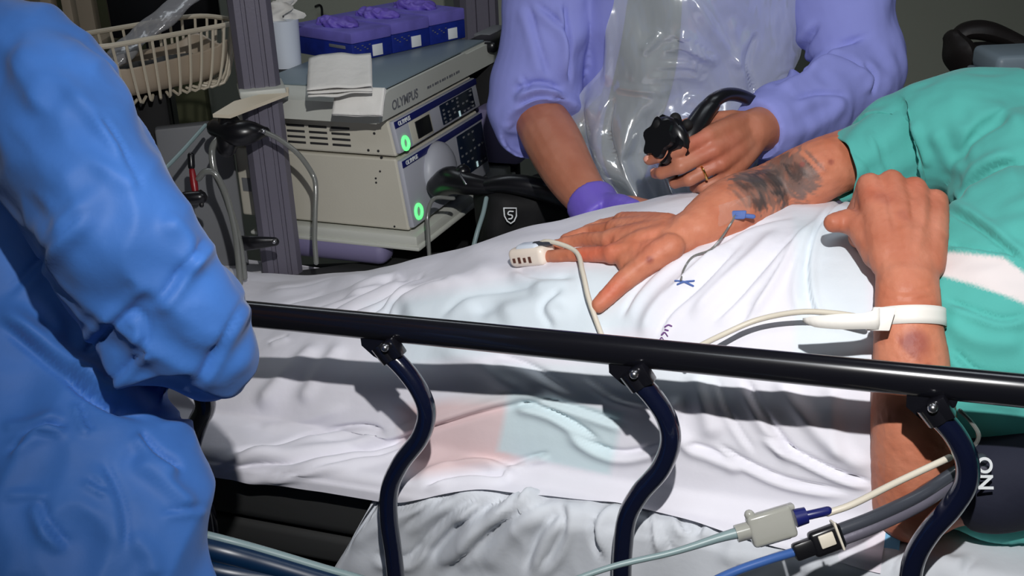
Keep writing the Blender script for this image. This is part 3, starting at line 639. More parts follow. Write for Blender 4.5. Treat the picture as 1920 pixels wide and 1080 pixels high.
# sheet over the mattress, hanging at the near side right of the dark gap
us = np.linspace(-1.1, .82, 470); nv = 300; G = np.zeros((nv, len(us), 3))
for j, u in enumerate(us):
    t = np.clip((u+.305)/.012, 0, 1); hang = .012+(.15+1.8*max(0, min(.3, u+.3)))*t*t*(3-2*t)
    sec = section(u, nv, hang=hang, off=.002, hs=.0001)
    below = np.clip((WM-.01-sec[:, 1]), 0, .4)*(sec[:, 0] < .3); uu = u-below*.75*max(0, 1-(u+.3)*1.6 if u > -.3 else 1)
    wv = np.sin(u*46+np.sin(u*17)*1.4)*.010*np.clip(below/.12, 0, 1)
    G[:, j] = BN(np.stack([np.broadcast_to(uu, nv), sec[:, 0]-wv*np.ones(nv), sec[:, 1]], 1))
Nn = gridnormals(G); Nn = Nn*np.sign((Nn[nv//2, 200]@W)); 
FU = [([(745, 1000), (800, 955), (860, 915), (960, 885)], 14, .005, 'c'), ([(640, 1035), (700, 990), (760, 970), (850, 930)], 16, .005, 'r'),
      ([(790, 1070), (850, 1000), (930, 940), (1040, 880)], 16, .007, 'c'), ([(830, 1080), (900, 1020), (960, 970), (1060, 915)], 14, .006, 'd'),
      ([(950, 960), (1010, 905), (1080, 880), (1160, 850)], 12, .007, 'c'), ([(1035, 925), (1060, 900), (1110, 885), (1150, 880)], 10, .007, 'd'),
      ([(1070, 915), (1100, 920), (1145, 895), (1140, 880)], 9, .008, 'c'), ([(1135, 1060), (1112, 1000), (1120, 960), (1175, 920), (1190, 870)], 12, .007, 'c'),
      ([(900, 1080), (960, 1000), (1030, 945)], 20, .006, 'r'), ([(980, 1080), (1010, 1000), (1060, 950)], 16, .006, 'c'),
      ([(1250, 920), (1270, 960), (1300, 1010)], 12, .007, 'c'), ([(1340, 930), (1320, 970), (1300, 1010)], 12, .006, 'd'), ([(1230, 950), (1240, 1000), (1260, 1040)], 12, .005, 'c'),
      ([(1310, 870), (1360, 880), (1400, 905), (1470, 930), (1600, 935)], 12, .006, 'c'), ([(1290, 855), (1330, 865), (1360, 875)], 8, .007, 'd'), ([(1370, 925), (1460, 945), (1560, 985)], 16, .005, 'r'),
      ([(870, 940), (880, 1000), (860, 1080)], 22, .005, 'r'), ([(690, 1045), (760, 1050), (800, 1020)], 12, .005, 'c'), ([(1640, 1000), (1720, 1020), (1800, 1070)], 14, .006, 'r'), ([(1860, 1000), (1830, 1040), (1800, 1080)], 14, .006, 'c')]
FU2 = [([(1000, 1080), (1040, 1030), (1060, 980), (1050, 940)], 12, .005, 'c'), ([(720, 960), (780, 940), (840, 905)], 9, .004, 'c'), ([(760, 1060), (800, 1010), (850, 960), (930, 920)], 9, .004, 'c'),
       ([(1190, 900), (1215, 960), (1225, 1040)], 12, .005, 'd'), ([(1400, 930), (1380, 1000), (1360, 1070)], 16, .004, 'r'), ([(1120, 870), (1150, 900), (1130, 940), (1090, 960)], 9, .005, 'c'), ([(1600, 960), (1560, 1020), (1500, 1080)], 18, .004, 'r'), ([(1660, 1080), (1700, 1030), (1780, 1000)], 10, .004, 'c')]
Q = G.reshape(-1, 3); nq = Nn.reshape(-1, 3)
Q = folds(Q, nq, [(a, b*1.1, c*1.7, d) for a, b, c, d in FU+FU2]); bu = np.stack([(Q-O)@U, (Q-O)@V-(Q-O)@W], 1)
Q = Q+nq*((vnoise(bu[:, 0]*1.0+bu[:, 1]*.6, bu[:, 1]*.8-bu[:, 0]*.4, .11)*.012-np.abs(vnoise(bu[:, 0]*1.2-bu[:, 1]*.5, bu[:, 1]*.5+bu[:, 0]*.3, .05))*.007)*np.clip((Q-O)@V*-12+2.2, .1, 1))[:, None]
Q = Q-nq*(np.clip(((Q-G.reshape(-1, 3))*nq).sum(1), -1, 1)*np.clip(((G.reshape(-1, 3)-O)@V-.042)/.03, 0, 1))[:, None]
mb = MB(); grid(mb, Q.reshape(G.shape)); relax(mk('bed_sheet', mb, M['undersheet'], None, 'crumpled white bottom sheet hanging over the near edge of the stretcher', 'sheet', ang=180),1)

# top sheet over the patient
us = np.linspace(-1.05, .303, 430); nv = 340; G = np.zeros((nv, len(us), 3))
for j, u in enumerate(us):
    hang = ip(u, [(-1.1, .02), (-.6, .02), (-.45, .014), (-.3, .014), (-.2, .001), (.4, .001)])
    sec = section(u, nv, hang=hang, off=.010)
    if u > -.27:   # the hem leaves the mattress edge
        k = ip(u, [(-.27, 0), (-.12, .035), (.0, .045), (.1, .03), (.2, .01), (.33, .0)])
        L = np.r_[0, np.cumsum(np.hypot(*np.diff(sec, axis=0).T))]; t = np.linspace(k, L[-1], nv); sec = np.stack([np.interp(t, L, sec[:, 0]), np.interp(t, L, sec[:, 1])], 1)
    G[:, j] = BN(np.stack([np.full(nv, u), sec[:, 0], sec[:, 1]], 1))
G = smooth1(G, 10, 1); Nn = gridnormals(G); Nn = Nn*np.sign((Nn[nv//2, 200]@W)); Q = G.reshape(-1, 3); nq = Nn.reshape(-1, 3)
FT = [([(500, 575), (580, 552), (680, 528), (745, 514)], 9, .004, 'c'), ([(560, 580), (640, 555), (720, 532), (760, 520)], 8, .004, 'c'), ([(600, 588), (665, 562), (720, 540), (770, 520)], 8, .005, 'c'),
      ([(640, 592), (700, 568), (745, 545), (785, 515)], 9, .005, 'c'), ([(680, 600), (720, 575), (755, 550), (800, 508)], 9, .006, 'c'), ([(480, 555), (560, 530), (640, 522), (700, 512)], 12, .004, 'r'),
      ([(640, 560), (720, 525), (760, 515)], 10, .006, 'r'), ([(720, 590), (760, 562), (820, 545), (900, 535)], 12, .006, 'r'), ([(745, 600), (800, 570), (870, 540), (960, 490)], 26, .010, 'r'), ([(720, 598), (745, 575), (800, 552), (860, 540)], 8, .005, 'c'),
      ([(930, 600), (980, 575), (1040, 560), (1090, 570)], 30, .006, 'r'), ([(880, 590), (940, 560), (1020, 540)], 18, -.006, 'r'), ([(1040, 620), (1020, 580), (1060, 545)], 14, .004, 'c'), ([(960, 500), (1010, 520), (1080, 520)], 14, .004, 'c'),
      # below the rail, left
      ([(480, 770), (545, 700), (605, 640)], 16, .008, 'r'), ([(560, 760), (600, 700), (650, 640)], 14, .006, 'r'), ([(420, 850), (500, 838), (600, 812), (680, 800), (735, 818)], 12, .008, 'c'), ([(390, 885), (470, 872), (560, 862), (700, 838), (820, 800), (940, 765), (1060, 745)], 11, .008, 'd'),
      ([(430, 905), (520, 895), (620, 868), (720, 850)], 12, .006, 'r'), ([(500, 898), (560, 885), (700, 855), (770, 830)], 8, .004, 'c'),
      ([(770, 905), (830, 880), (900, 872), (945, 878)], 10, .007, 'r'), ([(790, 910), (850, 895), (930, 895), (940, 880)], 7, .006, 'c'), ([(945, 870), (985, 862), (1030, 850)], 8, .006, 'c'),
      ([(960, 750), (1040, 775), (1130, 835)], 11, .007, 'c'), ([(1000, 740), (1090, 770), (1180, 800)], 10, .005, 'c'), ([(800, 650), (900, 680), (960, 720), (1040, 740)], 20, .006, 'r'), ([(930, 665), (1000, 690), (1080, 740)], 14, .006, 'c'),
      # right, above the rail
      ([(1160, 600), (1190, 545), (1245, 495), (1330, 445)], 12, .004, 'c'), ([(1200, 640), (1225, 580), (1290, 520), (1370, 450)], 12, .006, 'r'), ([(1230, 640), (1255, 590), (1320, 530), (1400, 440)], 8, .004, 'c'),
      ([(1290, 600), (1340, 545), (1410, 480), (1470, 420)], 12, .006, 'r'), ([(1330, 610), (1380, 560), (1440, 490), (1530, 400)], 9, .004, 'c'), ([(1400, 600), (1440, 540), (1480, 470), (1540, 400)], 14, .006, 'r'),
      ([(1585, 625), (1530, 590), (1512, 520), (1520, 450), (1560, 385), (1600, 362)], 9, .006, 'c'), ([(1500, 600), (1490, 520), (1530, 420), (1575, 372)], 9, .004, 'r'), ([(1300, 470), (1180, 420), (1340, 350)], 26, .004, 'r'),
      # right, below the rail
      ([(1300, 690), (1320, 760), (1340, 830)], 18, .006, 'r'), ([(1390, 700), (1440, 790), (1500, 870)], 14, .006, 'c'), ([(1450, 700), (1490, 760), (1560, 840), (1640, 890)], 16, .006, 'r'), ([(1280, 830), (1340, 850), (1400, 880)], 12, .006, 'c'),
      ([(1420, 810), (1500, 855), (1570, 890), (1640, 912)], 10, .008, 'c'), ([(1340, 830), (1400, 870), (1480, 905), (1600, 930)], 10, .007, 'c'), ([(1270, 740), (1262, 800), (1300, 850)], 12, .007, 'r'), ([(1060, 800), (1120, 840), (1180, 850), (1280, 820)], 12, .007, 'c'), ([(1560, 700), (1560, 800), (1580, 870)], 16, .004, 'r')]
FT2 = [([(500, 545), (600, 525), (700, 512)], 7, .003, 'c'), ([(540, 590), (620, 568), (700, 545), (755, 512)], 7, .003, 'c'), ([(500, 640), (540, 625)], 7, .003, 'c'), ([(480, 800), (560, 790), (660, 760)], 10, .003, 'r'),
       ([(820, 600), (880, 560), (960, 540), (1040, 530)], 12, .003, 'c'), ([(1240, 560), (1300, 500), (1390, 430), (1500, 395)], 8, .003, 'c'), ([(1360, 640), (1420, 560), (1470, 480), (1500, 430)], 8, .003, 'c'), ([(860, 480), (960, 462), (1060, 440)], 10, .003, 'r'),
       ([(1340, 700), (1370, 780), (1420, 860)], 9, .003, 'c'), ([(1090, 700), (1150, 740), (1220, 760)], 10, .003, 'c'), ([(800, 880), (900, 860), (1000, 880)], 8, .003, 'c')]
Q = folds(Q, nq, [(a, b, c*1.4, d) for a, b, c, d in FT+FT2])
bu = np.stack([(Q-O)@U, (Q-O)@V-(Q-O)@W*1.2], 1)
Q = Q+nq*((vnoise(bu[:, 0]+bu[:, 1]*.5, bu[:, 1]*.7, .16)*.018+vnoise(bu[:, 0]+bu[:, 1]*.8, bu[:, 1]*.35-bu[:, 0]*.2, .05)*.006))[:, None]
px = proj(Q); cols = np.tile([.80, .79, .86], (len(Q), 1))
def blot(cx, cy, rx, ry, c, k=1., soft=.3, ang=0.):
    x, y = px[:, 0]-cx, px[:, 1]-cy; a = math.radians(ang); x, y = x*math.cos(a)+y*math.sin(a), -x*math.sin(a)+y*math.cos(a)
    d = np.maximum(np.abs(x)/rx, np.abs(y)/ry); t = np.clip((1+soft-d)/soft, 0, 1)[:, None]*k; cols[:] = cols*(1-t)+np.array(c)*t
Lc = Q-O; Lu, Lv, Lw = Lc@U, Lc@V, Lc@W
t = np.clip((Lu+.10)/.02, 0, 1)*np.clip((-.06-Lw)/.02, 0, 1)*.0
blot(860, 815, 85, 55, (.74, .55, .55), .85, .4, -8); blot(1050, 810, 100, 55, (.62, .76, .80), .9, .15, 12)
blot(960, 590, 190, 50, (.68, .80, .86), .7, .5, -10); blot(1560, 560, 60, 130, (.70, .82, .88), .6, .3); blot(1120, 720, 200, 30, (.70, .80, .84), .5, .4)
hem = np.clip((Lu-.283)/.003, 0, 1)[:, None]; cols = cols*(1-hem)+np.array([.86, .80, .88])*hem
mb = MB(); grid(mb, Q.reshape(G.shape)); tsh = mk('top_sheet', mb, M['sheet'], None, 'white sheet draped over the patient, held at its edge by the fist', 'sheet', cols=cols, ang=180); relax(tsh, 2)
SG = Q.reshape(G.shape)
def onsheet(x, y, lift=.002):
    """point of the top sheet seen at a picture position"""
    q = proj(SG); dist = (q[..., 0]-x)**2+(q[..., 1]-y)**2; dep = (SG-CAM)@fw
    m = dist < dist.min()+16; i = np.unravel_index(np.argmin(np.where(m, dep, 9)), dist.shape); return SG[i]+unit(CAM-SG[i])*lift
# blue stitched mark, purple print, blue under-hem
mb = MB(); tube(mb, [onsheet(x, y, .0015) for x, y in ((1262, 527), (1282, 530), (1298, 536))], .0013, k=6, n=12, flat=.5); tube(mb, [onsheet(x, y, .0015) for x, y in ((1272, 533), (1284, 528), (1300, 526))], .0013, k=6, n=12, flat=.5); mk('blue_stitching', mb, M['bluethread'], tsh)
mb = MB()
for k in range(4):
    x, y = 1240+k*4, 638-k*9; tube(mb, [onsheet(x-5, y, .0012), onsheet(x, y-5, .0012), onsheet(x+6, y, .0012)], .0011, k=6, n=8, flat=.4)
mk('purple_print', mb, M['purpprint'], tsh)
bl = []
for t in np.linspace(0, 1, 60):
    x = 1622+20*math.sin(t*1.6); bl.append(t)
us2 = np.linspace(.292, .318, 8); nv2 = 150; G2 = np.zeros((nv2, 8, 3))
for j, u in enumerate(us2): G2[:, j] = BN(np.stack([np.full(nv2, u), *(section(u, 340, off=.003)[0:nv2].T)], 1))
mb = MB(); grid(mb, G2); mk('blue_underlay', mb, mat('pale_blue_paper', s2l(120, 176, 214), .8), None, 'thin pale blue disposable pad edge showing under the white sheet hem', 'pad', ang=180, thick=.0006)

# ------------------------------------------------------------------ hands
def hand_prims(mb, wrist, xd, td, nd, k=1., curl=(10, 15, 10), splay=6, thumb=None, per=None, rs=1., thw=None):
    """wrist point; xd along the hand, td towards the thumb, nd out of the back of the hand. Returns finger tips."""
    X, Y, N = unit(xd), unit(td), unit(nd); L = lambda a, b, c: wrist+(X*a+Y*b+N*c)*k
    base = [(.088, .028, .004), (.092, .009, .007), (.088, -.011, .005), (.080, -.030, .0)]
    lens = [(.043, .026, .021), (.048, .030, .022), (.044, .028, .022), (.034, .021, .019)]
    rad = [(.0098, .0086, .0078), (.0100, .0088, .0078), (.0094, .0083, .0074), (.0084, .0074, .0066)]
    tips = []
    for i in range(4):
        b = base[i]; st = (.008, b[1]*.55, 0)
        tube(mb, [L(*st), L((st[0]+b[0])/2, (st[1]+b[1])/2, b[2]*.6+.002), L(*b)], [.0165*k, .0150*k, .0118*k], n=10, k=14)
        tube(mb, [L(.02, b[1]*.6, -.008), L(b[0]-.012, b[1]*.95, -.007)], [.016*k, .0125*k], smooth=False, k=12)
        if i < 3:
            b2 = base[i+1]; mid_ = ((b[0]+b2[0])/2, (b[1]+b2[1])/2, (b[2]+b2[2])/2)
            tube(mb, [L(.02, mid_[1]*.6, 0), L(mid_[0]*.9, mid_[1], mid_[2]-.001)], [.0150*k, .0108*k], smooth=False, k=12)
        cu = (per[i] if per else curl); a = 0; sp = math.radians(splay*(1.2-i*.85)); d0 = X*math.cos(sp)+Y*math.sin(sp); p = L(*b)
        ch_ = [p]
        for j in range(3):
            a += math.radians(cu[j]); d = d0*math.cos(a)-N*math.sin(a); q = p+d*lens[i][j]*k
            tube(mb, [p, (p+q)/2, q], [rad[i][max(0, j-1)]*k*rs*1.05, rad[i][j]*k*rs*.96, rad[i][j]*k*rs*1.0], n=7, k=12); p = q; ch_.append(q)
        tips.append(ch_)
    th = thumb or [(.012, .022, -.004), (.045, .048, -.012), (.072, .062, -.016), (.094, .068, -.020)]
    T = thw or [L(*q) for q in th]; r3 = [.016, .0128, .0112, .0092]
    for j in range(3): tube(mb, [T[j], (T[j]+T[j+1])/2, T[j+1]], [r3[j]*k, (r3[j]+r3[j+1])/2*k*.97, r3[j+1]*k], n=7, k=14)
    tube(mb, [L(.03, .015, -.006), T[1]*.6+L(.06, .02, -.004)*.4], [.016*k, .011*k], smooth=False)
    tips.append(T); return tips
def head_prims(mb, c, fd, ud, s=1.):
    """head with nose, chin, ears; fd = where the face looks"""
    F_, U_ = unit(fd), unit(ud); R_ = np.cross(F_, U_); L = lambda a, b, q: c+(F_*a+R_*b+U_*q)*s
    ell(mb, L(-.01, 0, .03), (F_, R_, U_), (.095*s, .075*s, .085*s)); ell(mb, L(.02, 0, -.03), (F_, R_, U_), (.068*s, .060*s, .078*s)); ell(mb, L(.065, 0, -.085), (F_, R_, U_), (.022*s, .024*s, .018*s))
    tube(mb, [L(.080, 0, .02), L(.105, 0, -.018)], [.008*s, .013*s], smooth=False); ell(mb, L(.078, 0, -.056), (F_, R_, U_), (.013*s, .024*s, .009*s))
    for e in (-1, 1):
        ell(mb, L(-.005, e*.074, -.005), (F_, R_, U_), (.017*s, .009*s, .030*s)); ell(mb, L(.066, e*.03, .028), (F_, R_, U_), (.018*s, .022*s, .008*s)); ell(mb, L(.058, e*.042, -.02), (F_, R_, U_), (.022*s, .02*s, .02*s))
    return L

# ------------------------------------------------------------------ patient
pat = empty('person', B(.1, .35, WM), 'patient lying in a teal gown, one tattooed forearm and one fist on the sheet', 'person')
mb = MB()
# torso, legs under the sheet
tube(mb, [B(-.05, .35, WM+.12), B(.15, .345, WM+.13), B(.35, .345, WM+.15), B(.55, .36, WM+.17), B(.72, .37, WM+.17)], [.15, .165, .17, .18, .15], n=30, k=28, flat=.62, hint=V)
tube(mb, [B(-.0, .27, WM+.10), B(-.3, .27, WM+.075), B(-.5, .29, WM+.055), B(-.85, .30, WM+.022)], [.085, .055, .036, .016], n=24, k=16)
tube(mb, [B(-.0, .45, WM+.10), B(-.3, .44, WM+.075), B(-.5, .43, WM+.055), B(-.85, .42, WM+.022)], [.085, .055, .036, .016], n=24, k=16)
for v in (.27, .45): tube(mb, [B(-.85, .3+(v-.27)*.66, WM+.022), B(-.9, .3+(v-.27)*.66, WM+.024)], [.016, .014], smooth=False)
tube(mb, [B(.68, .37, WM+.17), B(.86, .37, WM+.17)], [.062, .056], smooth=False, k=16)
head_prims(mb, B(.95, .37, WM+.17), unit(W*.8+V*.5), U)
# far arm, tattooed
shl = B(.56, .55, WM+.28)
fe, fwr = Pw(1590, 288, .075), Pw(1290, 438, .035)
A1 = [shl, Pw(1700, 280, .085), Pw(1620, 290, .080)]
tube(mb, A1, [.05, .042, .041], n=12, k=18)
tube(mb, [Pw(1620, 288, .080), Pw(1540, 318, .076), onsheet(1452, 345, .024), onsheet(1372, 392, .026), onsheet(1315, 420, .024), onsheet(1285, 432, .021)], [.040, .0415, .0455, .0425, .033, .0270], n=30, k=20, flat=[1, 1, 1, .95, .85, .8], hint=unit(V+W*.2))
wr = onsheet(1288, 431, .022)
fing = [[(1146, 474, .024), (1095, 473, .016), (1045, 477, .013), (1000, 480, .012)], [(1140, 447, .027), (1094, 447, .018), (1060, 453, .012), (1036, 459, .010)],
        [(1150, 426, .025), (1106, 430, .017), (1076, 440, .011), (1056, 447, .009)], [(1166, 413, .019), (1128, 419, .014), (1102, 428, .010), (1084, 437, .008)]]
tipsA = []; fr3 = [(.0115, .0100, .0092, .0086), (.0118, .0100, .0090, .0082), (.0112, .0096, .0088, .0080), (.0100, .0088, .0080, .0072)]
for fpx, rr in zip(fing, fr3):
    c_ = [onsheet(*q) for q in fpx]; m0 = wr*.72+c_[0]*.28; tube(mb, [m0, wr*.4+c_[0]*.6+W*.001, c_[0]], [.0205, .0175, .0135], n=10, k=14)
    for j in range(3): tube(mb, [c_[j], (c_[j]+c_[j+1])/2, c_[j+1]], [rr[j], (rr[j]+rr[j+1])/2*.95, rr[j+1]], n=8, k=14)
    tipsA.append(c_)
for i in range(3): tube(mb, [wr*.6+(tipsA[i][0]+tipsA[i+1][0])*.2, wr*.12+(tipsA[i][0]+tipsA[i+1][0])*.44], [.018, .012], smooth=False)
T = [onsheet(1258, 462, .018), onsheet(1204, 496, .014), onsheet(1157, 534, .014), onsheet(1120, 572, .012)]
for j in range(3): tube(mb, [T[j], (T[j]+T[j+1])/2, T[j+1]], [(.0175, .0155, .0125)[j], (.0165, .0138, .0115)[j], (.0155, .0125, .0100)[j]], n=8, k=14)
tube(mb, [wr, T[1]], [.0245, .0150], smooth=False); tube(mb, [wr, T[1]*.5+tipsA[0][0]*.5-W*.004], [.020, .014], smooth=False); tube(mb, [T[1], tipsA[0][0]*.6+T[1]*.4-W*.003], [.014, .012], smooth=False); tube(mb, [wr*.3+tipsA[0][0]*.7, T[1]*.8+T[2]*.2], [.014, .0125], smooth=False); tube(mb, [wr*.6+tipsA[0][0]*.4, T[1]], [.017, .015], smooth=False)
tipsA.append(T)
# near arm: elbow on the mattress, forearm up, fist at the sheet edge
el = P(1712, 945, 1.235); fo = [el, P(1716, 860, 1.215), P(1712, 770, 1.20), P(1708, 680, 1.195), P(1703, 600, 1.20), P(1702, 540, 1.21)]
tube(mb, fo, [.043, .0455, .043, .0390, .0350, .0335], n=30, k=22, flat=[.95, .95, .95, .9, .85, .8], hint=rt)
tube(mb, [el, P(1780, 915, 1.22), P(1900, 900, 1.20), P(2040, 830, 1.2), shl*0+B(.60, .17, WM+.17)], [.042, .041, .041, .044, .06], n=26, k=20)
wn = P(1700, 500, 1.225); kn = P(1688, 365, 1.285)
xh = unit(kn-wn); tdd = unit(-rt+xh*.0); tdd = unit(tdd-xh*(tdd@xh)); nd = np.cross(tdd, xh); nd = nd if nd@(-fw) > 0 else -nd
tube(mb, [P(1702, 545, 1.21), wn, wn+xh*.03], [.0335, .0335, .036], n=8, k=18, flat=.75, hint=rt)
tipsB = hand_prims(mb, wn-xh*.004, xh, tdd, nd, k=1.26, per=[(86, 85, 50), (84, 85, 50), (84, 85, 50), (80, 80, 50)], splay=2, thumb=[(.02, .020, -.006), (.048, .034, -.008), (.060, .044, -.014), (.054, .057, -.012)], rs=1.1)
v, f, n = remesh(mb, .0027, 5, .5)
q = proj(v); cc = np.tile(s2l(202, 130, 102), (len(v), 1)); 
def skinpatch(center, r, c, k, soft=.6, ns=0, nsz=.01):
    global cc
    d = np.linalg.norm(v-center, axis=1)/r
    if ns: d = d+vnoise(v[:, 0]+v[:, 2], v[:, 1]-v[:, 2], nsz)*ns
    t = np.clip((1-d)/soft, 0, 1)[:, None]*k; cc = cc*(1-t)+np.array(s2l(*c))*t
def nearest(x, y):
    d2 = (q[:, 0]-x)**2+(q[:, 1]-y)**2; dep = (v-CAM)@fw; m = d2 < 25
    return v[np.where(m)[0][np.argmin(dep[m])]] if m.any() else v[np.argmin(d2)]
for (x, y, r) in ((1435, 338, .036), (1475, 332, .034), (1410, 350, .026), (1405, 328, .022), (1500, 342, .020), (1450, 310, .024)):
    skinpatch(nearest(x, y), r*1.2, (104, 96, 94), .62, .25, .8, .005)
for (x, y, r) in ((1430, 378, .012), (1475, 370, .012), (1450, 332, .020), (1420, 332, .014), (1490, 322, .014), (1400, 345, .010), (1460, 350, .012)):
    skinpatch(nearest(x, y), r*1.15, (62, 60, 62), .65, .4, 1.2, .004)
for (x, y, r, k) in ((1120, 470, .035, .5), (1090, 478, .022, .5), (1140, 540, .03, .4), (1640, 350, .03, .3), (1735, 345, .03, .3), (1215, 455, .03, .25)): skinpatch(nearest(x, y), r, (224, 108, 84), k, .9)
for (x, y, r, k) in ((1715, 640, .018, .75), (1705, 632, .008, .7), (1215, 488, .006, .8), (1560, 300, .005, .7), (1500, 305, .004, .7), (1745, 690, .005, .6), (1660, 370, .014, .4), (1690, 400, .01, .35)): skinpatch(nearest(x, y), r, (146, 76, 70), k, .6, .8, .008)
dn = np.linalg.norm(v-nearest(1690, 370), axis=1); tt_ = np.clip((.16-dn)/.10, 0, 1)[:, None]*.45; cc = cc*(1-tt_)+np.array(s2l(176, 112, 92))*tt_
cc = cc*(1+vnoise(v[:, 0]*1.3+v[:, 2], v[:, 1]+v[:, 2]*.5, .018)[:, None]*np.array([.12, .22, .25]))
# tendons and creases
FS = [([(1130, 440), (1200, 435), (1260, 430)], 9, .0018, 'r'), ([(1120, 470), (1190, 460), (1250, 445)], 9, .0015, 'r'), ([(1140, 520), (1190, 500), (1240, 470)], 10, .0012, 'r'), ([(1130, 455), (1200, 448), (1250, 440)], 6, -.0014, 'r'),
      ([(1650, 540), (1700, 548), (1755, 535)], 4, -.0014, 'r'), ([(1650, 560), (1700, 565), (1755, 555)], 4, -.0012, 'r'), ([(1655, 352), (1665, 420), (1680, 480)], 9, .0016, 'r'), ([(1700, 350), (1702, 420), (1700, 480)], 9, .0014, 'r'), ([(1735, 360), (1730, 420), (1715, 480)], 9, .0014, 'r')]
v = folds(v, n, FS); v = v+n*(vnoise(v[:, 0]*1+v[:, 2], v[:, 1]-v[:, 0], .006)*.0007)[:, None]
body = mk('body', (v, f), M['skin'], pat, cols=cc, ang=180)
def nails(tips, nd, parent, which, k=1.):
    for i in which:
        a, b = tips[i][-2], tips[i][-1]; d = unit(b-a); n_ = unit(nd-d*(nd@d)); s = np.cross(d, n_); mb = MB()
        ell(mb, b-d*.001*k+n_*.0055*k, (d, s, n_), (.0065*k, .005*k, .0028*k), 12, 6); mk('fingernail', mb, mat('nail', s2l(226, 160, 140), .25), parent)
nails(tipsA, W, body, [4], 1.1)

# teal gown: chest, far sleeve
mb = MB()
for lo, hi in ((0, 1),):
    secs = []
    rings = np.linspace(.335, .80, 30); k = 72; R2 = []
    for u in rings:
        hs = ip(u, [(.33, 1.02), (.40, 1.12), (.5, 1.17), (.65, 1.12), (.8, .9)]); h, c, a = ip(u, HT)*hs, ip(u, VC), ip(u, VA)*1.03
        q_ = np.linspace(0, 2*math.pi, k, endpoint=False); x, y = np.cos(q_), np.sin(q_)
        vv_ = c+a*np.where(x < 0, .92, 1)*np.sign(x)*np.abs(x)**.8; ww = WM+.012+np.where(y > 0, h*np.abs(y)**.85, 0.0*y)
        R2.append(BN(np.stack([np.full(k, u), vv_, ww], 1)))
    R2 = np.array(R2); f2 = [(i*k+j, i*k+(j+1) % k, (i+1)*k+(j+1) % k, (i+1)*k+j) for i in range(len(rings)-1) for j in range(k)]; f2 += [tuple(range(k))[::-1], tuple((len(rings)-1)*k+j for j in range(k))]
    mb.add(R2.reshape(-1, 3), f2)
tube(mb, [Pw(1660, 284, .092), Pw(1680, 272, .096), Pw(1700, 262, .10), Pw(1790, 250, .11), Pw(1900, 260, .10)], [.060, .066, .078, .092, .10], n=20, k=28, cap=False, flat=[.95, .95, .9, .85, .8], hint=unit(V+W*.1))
tube(mb, [B(.42, .44, .06), B(.6, .47, .10)], [.10, .12], smooth=False, k=24)
tube(mb, [P(2010, 862, 1.19), P(2090, 815, 1.21), B(.60, .20, WM+.15), B(.62, .30, WM+.18)], [.066, .074, .09, .1], n=16, k=28, cap=False)
v, f, n = remesh(mb, .0036, 5, .5)
FG = [([(1640, 235), (1655, 290), (1672, 340)], 12, .006, 'c'), ([(1690, 225), (1710, 280), (1725, 330)], 13, .008, 'd'), ([(1745, 240), (1770, 290), (1790, 330)], 16, .007, 'r'), ([(1780, 215), (1830, 300), (1790, 340)], 20, .006, 'r'),
      ([(1920, 305), (1860, 320), (1820, 355), (1770, 390)], 13, .010, 'c'), ([(1920, 330), (1870, 350), (1800, 380)], 14, .007, 'r'), ([(1900, 220), (1840, 250), (1800, 300)], 18, .006, 'c'), ([(1770, 400), (1830, 425), (1880, 460), (1930, 500)], 13, .010, 'd'),
      ([(1765, 560), (1830, 585), (1880, 600), (1930, 590)], 12, .008, 'c'), ([(1770, 600), (1840, 640), (1930, 640)], 18, .008, 'r'), ([(1780, 650), (1840, 700), (1930, 710)], 14, .008, 'c'), ([(1790, 690), (1850, 740), (1930, 760)], 16, .006, 'r'), ([(1600, 250), (1590, 300), (1600, 350)], 16, .004, 'r'),
      ([(1800, 220), (1870, 210), (1930, 230)], 20, .006, 'r'), ([(1775, 460), (1840, 468), (1930, 476)], 8, .006, 'c')]
v = folds(v, n, FG); bu = (v-O); v = v+n*((vnoise(bu@U+bu@V*.6, bu@V-bu@W, .07)*.016+vnoise(bu@U-bu@V*.5, bu@V+bu@W, .03)*.006))[:, None]
q = proj(v); cc = np.tile(s2l(86, 176, 168), (len(v), 1)); slv = [(Pw(1576, 316, .078), .046, .95), (Pw(1600, 306, .082), .050, .95), (Pw(1640, 290, .088), .056, .95), (Pw(1680, 276, .092), .062, .9), (Pw(1730, 262, .096), .064, .8)]
# white undershirt patch shown in the gown opening
poly = [(1740, 470), (1800, 474), (1880, 482), (1960, 540), (1990, 600), (1900, 560), (1830, 535), (1760, 515)]
def inpoly(q, poly):
    ins = np.zeros(len(q), bool); k = len(poly)
    for i in range(k):
        (x1, y1), (x2, y2) = poly[i], poly[(i+1) % k]
        c_ = ((y1 > q[:, 1]) != (y2 > q[:, 1])) & (q[:, 0] < (x2-x1)*(q[:, 1]-y1)/(y2-y1+1e-9)+x1); ins ^= c_
    return ins
sd = np.full(len(q), 1e9)
for i in range(len(poly)):
    a_, b_ = np.array(poly[i], float), np.array(poly[(i+1) % len(poly)], float); e_2 = b_-a_; t_ = np.clip(((q-a_)@e_2)/(e_2@e_2), 0, 1); d_2 = q-a_-t_[:, None]*e_2; sd = np.minimum(sd, np.hypot(d_2[:, 0], d_2[:, 1]))
sd = np.where(inpoly(q, poly), sd, -sd); m_ = np.clip(sd/5+.5, 0, 1)*((v-CAM)@fw < 1.6); cc = cc*(1-m_[:, None])+np.array((.76, .70, .70))*m_[:, None]
relax(mk('gown', (v, f), M['teal'], pat, cols=cc, ang=180, label='teal hospital gown with a white patch at the opening'), 2)

